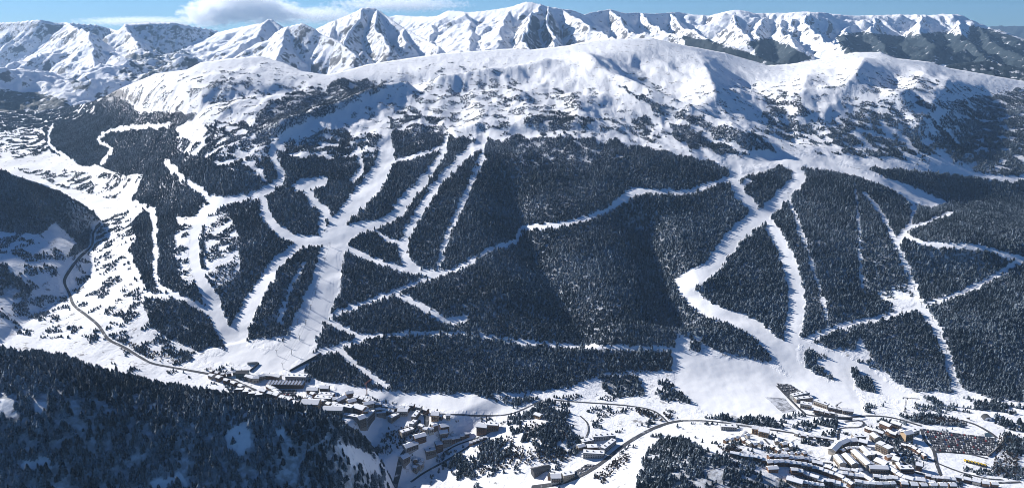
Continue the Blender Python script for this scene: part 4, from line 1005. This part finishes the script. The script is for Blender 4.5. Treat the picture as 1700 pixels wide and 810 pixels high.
def dome(px, py, r, h, label, mat, name):
    p = hit(px, py); V = []; Fc = []
    n, m_ = 16, 5
    for k in range(m_ + 1):
        a = math.pi / 2 * k / m_
        for s in range(n): V.append((r * math.cos(a) * math.cos(6.2832 * s / n), r * math.cos(a) * math.sin(6.2832 * s / n), h * math.sin(a) - .5))
    for k in range(m_):
        for s in range(n): Fc.append((k * n + s, k * n + (s + 1) % n, (k + 1) * n + (s + 1) % n, (k + 1) * n + s))
    e = empty(name, (p.x, p.y, ground_z(p.x, p.y))); tag(e, label, "dome")
    part('shell', mesh_from('shell', V, Fc, mat, True), e)
    part('plinth', mesh_from('plinth', [(r * 1.06 * math.cos(6.2832 * s / n), r * 1.06 * math.sin(6.2832 * s / n), z) for z in (-2, .6) for s in range(n)], [(s, (s + 1) % n, n + (s + 1) % n, n + s) for s in range(n)] + [tuple(range(n, 2 * n))], MAT['stone']), e)
    part('door', boxes('door', MAT['glass'], (-1.2, 1.2, -r * 1.08, -r * .9, 0, 2.4)), e)
    occupy(px, py, r)
dome(1235, 719, 7.5, 5, "white snow capped dome hall beside the valley road", MAT['roofsnow'], 'domed_hall')
dome(994, 744, 4, 3.5, "small white dome in the yard of the roadside complex", MAT['roofsnow'], 'domed_tank')

# arched hall at the right
p = hit(1641, 698); e = empty('arched_hall', (p.x, p.y, ground_z(p.x, p.y)), math.radians(-8)); tag(e, "dark arched hall with a white front at the right edge", "hall")
n = 12
V = [(7 * math.cos(math.pi * k / n), y, 7 * math.sin(math.pi * k / n) - .3) for y in (0, 14) for k in range(n + 1)]
part('vault', mesh_from('vault', V, [(k, k + 1, n + 2 + k, n + 1 + k) for k in range(n)] + [tuple(range(n + 1, 2 * n + 2))], MAT['dark'], True), e)
part('front', mesh_from('front', [(6.6 * math.cos(math.pi * k / n), .25, 6.6 * math.sin(math.pi * k / n) - .3) for k in range(n + 1)], [tuple(range(n + 1))], MAT['roofsnow']), e)
part('door', boxes('door', MAT['glass'], (-1.6, 1.6, .1, .22, 0, 3)), e); occupy(1641, 696, 10)

# ---- roads and paved yards, laid over the ground
def draped(name, P, width, mat, label, lift=.45):
    """P: pixels along the centre line"""
    S = spline(P, 10); pts = [hit(*q) for q in S]; pts = [q for q in pts if q is not None]
    cl = [pts[0]]
    for q in pts[1:]:
        if (q - cl[-1]).length > 3.0: cl.append(q)
    V = []; Fc = []
    for i, q in enumerate(cl):
        t = cl[min(i + 1, len(cl) - 1)] - cl[max(i - 1, 0)]; t.z = 0; t.normalize(); nn = Vector((-t.y, t.x, 0))
        for s in (-1, -.33, .33, 1):
            r = q + nn * (s * width / 2); V.append((r.x, r.y, ground_z(r.x, r.y) + lift))
    for i in range(len(cl) - 1):
        for k in range(3): a = i * 4 + k; Fc.append((a, a + 4, a + 5, a + 1))
    o = bpy.data.objects.new(name, mesh_from(name, V, Fc, mat, True)); COL.objects.link(o)
    tag(o, label, "road", kind="structure")
    global OCC
    OCC |= stroke_mask(P, width * .9 + 3)
    return o
A_ = MAT['asphalt']
for P, w, lb in [
 ([(167,371),(155,387),(152,408),(133,427),(117,447),(107,467),(115,487),(123,507),(143,523),(163,540),(180,563),(207,577),(233,593),(253,603),(287,610),(333,618),(377,627),(400,637),(425,648)], 10, "dark main road winding along the left valley side"),
 ([(560,664),(600,670),(640,675),(680,678),(703,684),(708,700),(700,720),(682,740),(667,760),(661,785),(655,809)], 14, "wide dark road dropping through the shaded gorge"),
 ([(780,740),(745,762),(705,784),(682,800)], 7, "small road below the terraced row"), ([(815,716),(800,724),(760,738),(735,752)], 5, "lane from the brown hotel to the terraced row"),
 ([(882,809),(940,799),(990,774),(1040,736),(1080,713),(1110,702),(1132,698)], 13, "dark valley road past the roadside complex"), ([(1132,698),(1180,699),(1250,709),(1320,719),(1384,731)], 8, "valley road leading into the lower town"),
 ([(1110,702),(1085,682),(1040,673),(960,667),(920,664)], 6, "lane along the foot of the forest"), ([(900,664),(850,686),(800,690),(760,688),(715,686)], 5, "snowy lane joining both villages"),
 ([(1290,640),(1310,661),(1330,681),(1345,689),(1400,693),(1440,690),(1480,693),(1530,707)], 8, "road under the foot of the right pistes"), ([(1391,730),(1393,714),(1400,710),(1425,709),(1434,704),(1428,698),(1402,700)], 6, "hairpin lane above the curved terrace"),
 ([(1459,707),(1476,728),(1485,745),(1500,767),(1520,784),(1560,791),(1620,801),(1695,800)], 8, "town road curving along the bottom right"), ([(1500,730),(1530,755),(1560,770),(1600,785),(1640,794),(1665,796)], 6, "lane below the big car park"),
 ([(1529,712),(1537,732),(1550,748),(1555,770),(1562,789)], 8, "straight access road of the big car park"), ([(1552,750),(1600,752),(1640,761)], 6, "service lane at the lower edge of the car park"),
 ([(1268,728),(1283,744),(1290,760),(1330,764),(1380,769)], 6, "lane between the chalet rows"), ([(1389,733),(1386,748),(1380,765)], 7, "short dark street beside the snowy field"), ([(1310,781),(1345,785),(1365,795),(1400,809)], 6, "lane through the bottom chalet rows"),
 ([(1655,727),(1642,717),(1620,705),(1595,697)], 9, "ramp descending to the big car park"), ([(963,690),(975,702),(977,715),(972,728)], 5, "track climbing behind the roadside complex"),
 ]: draped('road', P, w * .62, A_, lb)
def yard(name, poly, mat, label, lift=.35, cat="car park"):
    c = [hit(*q) for q in poly]; n = 14; V = []; Fc = []
    for i in range(n + 1):
        for j in range(n + 1):
            a = c[0].lerp(c[1], j / n); b = c[3].lerp(c[2], j / n); q = a.lerp(b, i / n); V.append((q.x, q.y, ground_z(q.x, q.y) + lift))
    for i in range(n):
        for j in range(n): a = i * (n + 1) + j; Fc.append((a, a + n + 1, a + n + 2, a + 1))
    o = bpy.data.objects.new(name, mesh_from(name, V, Fc, mat, True)); COL.objects.link(o); tag(o, label, cat, kind="structure")
    global OCC
    OCC |= poly_mask(poly)
    return c
yards = [yard('car_park', [(1531,711),(1653,727),(1648,757),(1553,749)], MAT['lot'], "crowded snowy car park at the right"),
         yard('car_park', [(1289,636),(1310,637),(1337,654),(1311,661)], MAT['lot'], "small full car park at the foot of the right piste"),
         yard('car_park', [(462,646),(493,647),(489,658),(470,657)], MAT['lot'], "village car park below the saw toothed hall"),
         yard('car_park', [(975,770),(989,771),(958,789),(945,788)], MAT['lot'], "roadside car park by the valley road")]
yard('plaza', [(1270,659),(1303,661),(1322,682),(1298,684)], MAT['plaza'], "grey paved plaza beside the right piste foot", cat="plaza")
yard('frozen_pond', [(1634,719),(1645,717),(1648,724),(1636,727)], MAT['ice'], "small dark pond above the big car park", cat="pond")

# ---- vehicles
def car_mesh(name, col, snowy):
    m = bpy.data.meshes.new(name); bm = bmesh.new()
    prof = [(-2.1, .35), (-2.1, .85), (-1.3, .95), (-.75, 1.42), (.75, 1.45), (1.35, .98), (2.05, .85), (2.1, .35)]
    L = [bm.verts.new((x, -.86, z)) for x, z in prof]; R = [bm.verts.new((x, .86, z)) for x, z in prof]
    bm.faces.new(L); bm.faces.new(R[::-1])
    for i in range(len(prof)):
        j = (i + 1) % len(prof); f = bm.faces.new((L[i], R[i], R[j], L[j])); f.material_index = 1 if i in (2, 4) else (2 if snowy and i in (1, 3, 5) else 0)
    for sx in (-1.3, 1.3):
        for sy in (-.88, .88):
            ring = [bm.verts.new((sx + .33 * math.cos(a), sy, .33 + .33 * math.sin(a))) for a in [k * math.pi / 4 for k in range(8)]]
            f = bm.faces.new(ring if sy < 0 else ring[::-1]); f.material_index = 3
    bm.normal_update(); bm.to_mesh(m); bm.free()
    for mt in (col, MAT['glass'], MAT['roofsnow'], MAT['rubber']): m.materials.append(mt)
    return m
PAINT = {'dark': (.03, .032, .036), 'grey': (.20, .205, .21), 'white': (.70, .71, .72), 'red': (.28, .03, .025), 'blue': (.03, .06, .16)}
CAR = {}
for k, c in PAINT.items():
    pm = plain_mat("%s_car_paint" % k, c, .35, .05, .2)
    for s in (0, 1): CAR[k, s] = car_mesh("car_body", pm, s)
def fill_cars(c, nrows, ncols, occ, where, group):
    for i in range(nrows):
        c_n = 0
        for j in range(ncols):
            if random.random() > occ: continue
            u_, v_ = (j + .5 + random.uniform(-.12, .12)) / ncols, (i + .5 + random.uniform(-.06, .06)) / nrows
            q = c[0].lerp(c[1], u_).lerp(c[3].lerp(c[2], u_), v_)
            k = random.choices(list(PAINT), [8, 4, 2, 1, 1])[0]; s = int(random.random() < .3)
            o = bpy.data.objects.new('parked_car', CAR[k, s]); COL.objects.link(o)
            ex = c[1] - c[0]
            o.location = (q.x, q.y, ground_z(q.x, q.y) + .36); o.rotation_euler = (0, 0, math.atan2(ex.y, ex.x) + math.radians(90 + (180 if random.random() < .5 else 0)) + random.gauss(0, .05))
            tag(o, "%s%s car %s from left in the %s row of %s" % ("snowy " if s else "", k, ORD[c_n], ORD[i], where), "car", group); c_n += 1
fill_cars(yards[0], 10, 27, .88, "the big car park", "cars in the big car park")
fill_cars(yards[1], 5, 10, .85, "the piste foot car park", "cars in the small upper car park")
fill_cars(yards[2], 3, 9, .9, "the village car park", "cars in the village car park")
fill_cars(yards[3], 3, 6, .7, "the roadside car park", "cars in the roadside car park")
TRK = [boxes('cargo_box', MAT['yellow'], (-3, 1.6, -1.2, 1.2, .9, 3.4)), boxes('cab', MAT['dark'], (1.65, 3.6, -1.15, 1.15, .7, 2.8)), boxes('wheels', MAT['rubber'], (-2.2, -1.2, -1.25, 1.25, 0, .88), (1.9, 2.9, -1.2, 1.2, 0, .69))]
for q in range(7):
    p = hit(1603 + q * 5.4, 766 + q * 1.3); e = empty('parked_truck', (p.x, p.y, ground_z(p.x, p.y)), math.radians(-80)); tag(e, "%s yellow truck from the left in the row below the car park" % ORD[q], "truck", "yellow trucks below the car park")
    part('cargo_box', TRK[0], e); part('cab', TRK[1], e); part('wheels', TRK[2], e)

# ---- tower cranes
def crane(px, py, h, jib, yaw, mat, label):
    p = hit(px, py); e = empty('tower_crane', (p.x, p.y, ground_z(p.x, p.y)), math.radians(yaw)); tag(e, label, "crane")
    def lattice(name, L, s, axis):
        bs = []
        for a in (-s, s):
            for b in (-s, s): bs.append((a - .12, a + .12, b - .12, b + .12, 0, L))
        for k in range(int(L / 3)):
            z = k * 3.0; bs += [(-s + .13, s - .13, -s - .06, -s + .06, z, z + .2), (-s + .13, s - .13, s - .06, s + .06, z, z + .2), (-s - .06, -s + .06, -s + .13, s - .13, z, z + .2), (s - .06, s + .06, -s + .13, s - .13, z, z + .2)]
        m = boxes(name, mat, *bs)
        if axis == 'x':
            for v_ in m.vertices: v_.co = (v_.co.z, v_.co.y, v_.co.x)
        return m
    part('mast', lattice('mast', h, .8, 'z'), e)
    j = part('jib', lattice('jib', jib, .55, 'x'), e); j.location = (0, 0, h + .8)
    cj = part('counter_jib', lattice('counter_jib', jib * .3, .5, 'x'), e); cj.location = (0, 0, h + .8); cj.rotation_euler = (0, 0, math.pi)
    part('counterweight', boxes('counterweight', MAT['grey'], (-jib * .3, -jib * .3 + 2, -.7, .7, h - 1.8, h + .1)), e)
    part('cab', boxes('cab', MAT['glass'], (.9, 2.2, -.7, .7, h - 2, h)), e); part('base', boxes('base', MAT['grey'], (-2.5, 2.5, -2.5, 2.5, -1, .8)), e)
crane(1502, 683, 26, 22, -12, MAT['dark'], "grey tower crane at the foot of the piste left of the car park")
crane(609, 655, 23, 18, 70, MAT['red'], "thin red tower crane on the upper village meadow")
crane(1388, 689, 20, 16, 40, MAT['dark'], "small dark crane beside the road under the right piste")

# ---- chairlift along the wide piste
def lift(path, n, label_where, h=11):
    P = spline(path, 10); L = np.r_[0, np.cumsum(np.hypot(np.diff(P[:, 0]), np.diff(P[:, 1])))]; tops = []
    col = boxes('column', MAT['grey'], (-.35, .35, -.35, .35, -1, h)); arm = boxes('cross_arm', MAT['dark'], (-3.2, 3.2, -.3, .3, h + .02, h + .5))
    for i, s in enumerate(np.linspace(0, L[-1], n)):
        p = hit(float(np.interp(s, L, P[:, 0])), float(np.interp(s, L, P[:, 1])))
        if p is None: continue
        tops.append(p)
    for i, p in enumerate(tops):
        d = tops[min(i + 1, len(tops) - 1)] - tops[max(i - 1, 0)]; a = math.atan2(d.y, d.x) + math.pi / 2
        e = empty('lift_pylon', (p.x, p.y, p.z), a); tag(e, "%s lift pylon from the bottom along %s" % (ORD[i], label_where), "lift pylon", "pylons along " + label_where)
        part('column', col, e); part('cross_arm', arm, e)
    V = []; Fc = []
    for sgn in (-1, 1):
        for i in range(len(tops) - 1):
            a, b = tops[i], tops[i + 1]; d = (b - a); nn = Vector((-d.y, d.x, 0)).normalized() * 3.0 * sgn; N_ = 8
            for k in range(N_ + 1):
                t = k / N_; q = a.lerp(b, t) + nn; q.z += h + .6 - 4 * t * (1 - t) * d.length * .012
                o = len(V); V += [(q.x, q.y, q.z - .07), (q.x + .1, q.y, q.z + .07), (q.x - .1, q.y, q.z + .07)]
                if k: Fc += [(o - 3, o, o + 1, o - 2), (o - 2, o + 1, o + 2, o - 1), (o - 1, o + 2, o, o - 3)]
    o = bpy.data.objects.new('lift_cable', mesh_from('lift_cable', V, Fc, MAT['dark'])); COL.objects.link(o); tag(o, "thin pair of lift cables above " + label_where, "cable")
lift([(470,612),(500,560),(520,500),(535,450),(548,410)], 9, "the wide central piste")
lift([(505,520),(480,560),(460,590)], 5, "the forest edge left of the central piste")
lift([(1375,540),(1362,483),(1345,430),(1328,380),(1308,327)], 9, "the narrow cut right of the right piste")
lift([(728,440),(738,403),(755,363),(778,313),(797,270)], 9, "the narrow straight cut in the forest")
lift([(1588,643),(1578,607),(1565,573),(1552,540),(1525,503),(1512,463),(1498,427)], 9, "the rightmost forest cut")

# ---- retaining wall under the piste platform
def wall_strip(name, P, h, th, mat, label):
    pts = [hit(*q) for q in spline(P, 6)]; V = []; Fc = []
    for i, q in enumerate(pts):
        t = pts[min(i + 1, len(pts) - 1)] - pts[max(i - 1, 0)]; t.z = 0; t.normalize(); nn = Vector((-t.y, t.x, 0)) * th / 2
        hh = h if isinstance(h, (int, float)) else float(np.interp(i / (len(pts) - 1), [0, 1], h))
        for r, z in ((q - nn, -3), (q + nn, -3), (q + nn, hh), (q - nn, hh)): V.append((r.x, r.y, q.z + z))
    for i in range(len(pts) - 1):
        for k in range(4): a = i * 4 + k; b = i * 4 + (k + 1) % 4; Fc.append((a, b, b + 4, a + 4))
    Fc += [(3, 2, 1, 0), tuple(len(V) - 4 + k for k in range(4))]
    o = bpy.data.objects.new(name, mesh_from(name, V, Fc, mat)); COL.objects.link(o); tag(o, label, "wall"); return o
wall_strip('retaining_wall', [(481,617),(500,607),(520,597),(533,590)], [4, 7], 1.5, MAT['dark'], "dark slanting retaining wall at the end of the wide piste")
wall_strip('retaining_wall', [(411,605),(428,604)], 5, 1.5, MAT['grey'], "short grey wall on the snow platform between the pistes")
wall_strip('retaining_wall', [(430,604),(415,617)], 4, 1.5, MAT['dark'], "dark bridge wall beside the green roofed lift station")
wall_strip('retaining_wall', [(1640,758),(1655,745),(1668,728),(1672,718)], 3, 1.2, MAT['stone'], "curved stone wall right of the big car park")
wall_strip('retaining_wall', [(1352,688),(1385,694),(1415,697)], 4, 1.2, MAT['dark'], "long dark wall under the right piste base")

# wild trees make room for everything built
k_ = ~look(OCC, tp, tq) | ((ty_ < 1190) & (tp < 640))
tx_, ty_, tz_, ht, wd, tp, tq, td = (a[k_] for a in (tx_, ty_, tz_, ht, wd, tp, tq, td))
MID = (tq > 0)
# the 300 nearest trees inside the frame are individuals
vis = (tp > 4) & (tp < 1696) & (tq > 560) & (tq < 806)
score = np.where(vis, ht / ty_, -1)
NEAR = np.argsort(-score)[:300]
rest = np.ones(len(tx_), bool); rest[NEAR] = False
PT = np.stack([tx_, ty_, tz_ - .4], -1); ST = np.stack([wd, wd, ht], -1)
zone_near_left = (ty_ < 1250) & (tx_ < 20)
zone_left = (~zone_near_left) & (tp < 190) & (tq > 270) & (ty_ < 2500)
zone_knoll = (~zone_near_left) & (ty_ < 1330) & (tq > 600)
zone_high = (tz_ > -345) & ~zone_near_left & ~zone_left
zone_main = ~(zone_near_left | zone_left | zone_knoll | zone_high)
for zone, nm, lb in [(zone_near_left, "forest", "dark shaded conifer forest on the near slope at the lower left"), (zone_left, "forest", "shaded forest on the left valley side above the winding road"),
                     (zone_knoll, "forest", "conifer groves between the roads on the valley floor"), (zone_high, "forest", "scattered trees and dwarf pines near the tree line"),
                     (zone_main, "forest", "dense dark conifer forest between the white pistes")]:
    k = rest & zone
    make_forest(nm, lb, PT[k], ST[k], NG_CONIFER, 6)
print("TREES", len(tx_), [int((rest & z).sum()) for z in (zone_near_left, zone_left, zone_knoll, zone_high, zone_main)])
HI = [crown_mesh("crown", 500 + i, 7, 12, 1, [.24, .28, .22, .30][i], .07, .7, [.9, .75, 1, .8][i]) for i in range(4)]
for i in NEAR:
    e = bpy.data.objects.new("conifer_tree", None); COL.objects.link(e)
    e.location = (tx_[i], ty_[i], tz_[i] - .3); e.scale = (wd[i], wd[i], ht[i]); e.rotation_euler = (random.gauss(0, .03), random.gauss(0, .03), random.uniform(0, 6.28))
    e.empty_display_size = .1
    c = bpy.data.objects.new("crown", random.choice(HI)); COL.objects.link(c); c.parent = e
    t = bpy.data.objects.new("trunk", TRUNK); COL.objects.link(t); t.parent = e
    if tx_[i] < 20: tag(e, "dark shaded conifer on the near slope, " + ("by the left edge of the picture" if tp[i] < 120 else "between the left edge and the open snow patches" if tp[i] < 260 else "in the middle of the lower left hillside" if tp[i] < 420 else "near the gorge end of the hillside"), "tree", "nearest conifers of the shaded slope, " + ("left edge" if tp[i] < 120 else "left part" if tp[i] < 260 else "middle" if tp[i] < 420 else "gorge end"))
    else: tag(e, "snow dusted conifer on the rounded knoll at the bottom right", "tree", "nearest conifers of the sunlit knoll")

# bare winter shrubs along the streams and verges
TWX, TWS = [], []
for poly, n in [([(850,742),(960,747),(940,765),(850,775),(780,792),(745,785),(770,768)], 420), ([(1050,674),(1120,690),(1105,701),(1060,690)], 130), ([(790,735),(850,722),(862,760),(800,770)], 240), ([(1000,590),(1116,586),(1116,616),(1015,622)], 420),
                ([(1655,725),(1692,722),(1688,792),(1648,792)], 260), ([(985,790),(1035,752),(1050,758),(1000,805)], 130), ([(640,722),(690,700),(700,720),(660,745)], 120), ([(1190,742),(1215,738),(1235,750),(1205,752)], 80), ([(860,700),(930,705),(950,735),(880,740)], 200), ([(1500,690),(1610,695),(1600,706),(1505,703)], 160), ([(190,560),(300,598),(290,606),(200,585)], 120)]:
    m_ = poly_mask(poly); yy, xx = np.nonzero(m_ & ~PM & ~OCC)
    if len(yy) == 0: continue
    for k in rng.integers(0, len(yy), n):
        p = hit(float(xx[k]) + .5, float(yy[k]) + .5)
        if p is not None and p.y > 900: TWX.append(tuple(p)); h_ = random.uniform(2.5, 6); TWS.append((h_ * random.uniform(.9, 1.5), h_ * random.uniform(.9, 1.5), h_))
make_forest("shrubs", "brown bare winter shrubs along streams and road verges", np.array(TWX), np.array(TWS), NG_TWIG, 3, "shrubs")

# ------------------------------------------------------------------ clouds, far beyond the ranges
def cloud(px, py, Y, w, h, dens, seed, label, soft=.36, scale=3.4):
    x, y, z = (float(q) for q in unproject(px, py, Y)); k = Y / F / .97
    bm = bmesh.new(); bmesh.ops.create_icosphere(bm, subdivisions=3, radius=1.0); m = bpy.data.meshes.new('cloud'); bm.to_mesh(m); bm.free()
    o = bpy.data.objects.new('cloud', m); COL.objects.link(o); o.location = (x, y, z); o.scale = (w * k / 2, max(500, h * k * 1.2), h * k / 2)
    cm = bpy.data.materials.new('cloud_vapour'); cm.use_nodes = True; nt = cm.node_tree
    for n in list(nt.nodes):
        if n.type != 'OUTPUT_MATERIAL': nt.nodes.remove(n)
    out = next(n for n in nt.nodes if n.type == 'OUTPUT_MATERIAL')
    tc = N(nt, "ShaderNodeTexCoord"); ln = N(nt, "ShaderNodeVectorMath", operation='LENGTH'); nt.links.new(tc.outputs["Object"], ln.inputs[0])
    mp = N(nt, "ShaderNodeMapping"); mp.inputs["Location"].default_value = (seed * 3.7, seed * 1.3, 0); mp.inputs["Scale"].default_value = (max(1.0, w / h * .6), 1, 1); nt.links.new(tc.outputs["Object"], mp.inputs[0])
    n1 = tex_noise(nt, scale, 6, .58, mp.outputs[0])
    f = math_n(nt, 'SUBTRACT', math_n(nt, 'ADD', math_n(nt, 'MULTIPLY', n1, 2.1), soft - .55), math_n(nt, 'MULTIPLY', ln.outputs["Value"], 1.0))
    f = math_n(nt, 'MULTIPLY', math_n(nt, 'MAXIMUM', math_n(nt, 'MULTIPLY', f, 9.0), 0.0), dens)
    v = N(nt, "ShaderNodeVolumePrincipled"); v.inputs["Color"].default_value = (1, 1, 1, 1); v.inputs["Anisotropy"].default_value = .4
    nt.links.new(f, v.inputs["Density"]); nt.links.new(v.outputs[0], out.inputs["Volume"])
    m.materials.append(cm); tag(o, label, "cloud", kind="stuff")
cloud(352, 24, 23000, 110, 46, .0010, 1, "small bright puff at the left end of the cumulus")
cloud(398, 8, 23600, 150, 62, .0010, 6, "bright cumulus cloud above the left mountains")
cloud(452, 22, 24200, 120, 44, .0009, 7, "puff at the right end of the cumulus")
cloud(530, 26, 24800, 160, 32, .0006, 2, "thinner cloud right of the bright cumulus")
cloud(660, 8, 25400, 250, 28, .0006, 3, "flat thin cloud above the central peak")
cloud(240, 36, 26000, 260, 18, .0006, 4, "faint low cloud strip over the left ridge")

# ------------------------------------------------------------------ haze
def box_mesh(name, x0, x1, y0, y1, z0, z1):
    m = bpy.data.meshes.new(name)
    V = [(x0, y0, z0), (x1, y0, z0), (x1, y1, z0), (x0, y1, z0), (x0, y0, z1), (x1, y0, z1), (x1, y1, z1), (x0, y1, z1)]
    m.from_pydata(V, [], [(0, 3, 2, 1), (4, 5, 6, 7), (0, 1, 5, 4), (1, 2, 6, 5), (2, 3, 7, 6), (3, 0, 4, 7)]); m.update(); return m
hm = bpy.data.materials.new("haze_air"); hm.use_nodes = True
hn = hm.node_tree
for n in list(hn.nodes):
    if n.type != 'OUTPUT_MATERIAL': hn.nodes.remove(n)
ho = next(n for n in hn.nodes if n.type == 'OUTPUT_MATERIAL')
pv_ = hn.nodes.new("ShaderNodeVolumePrincipled")
pv_.inputs["Color"].default_value = (.42, .68, 1.0, 1)
pv_.inputs["Density"].default_value = HAZE
pv_.inputs["Anisotropy"].default_value = 0.1
hn.links.new(pv_.outputs[0], ho.inputs["Volume"])
zlo = min(float(TZ.min()), float(FZ.min())) - 2
hz = bpy.data.objects.new("haze", box_mesh("haze", -14500, 16500, -300, 18800, zlo, max(460.0, float(FZ.max()) + 20)))
hz.data.materials.append(hm); COL.objects.link(hz)
tag(hz, "pale blue winter haze filling the valley air", "haze", kind="stuff")
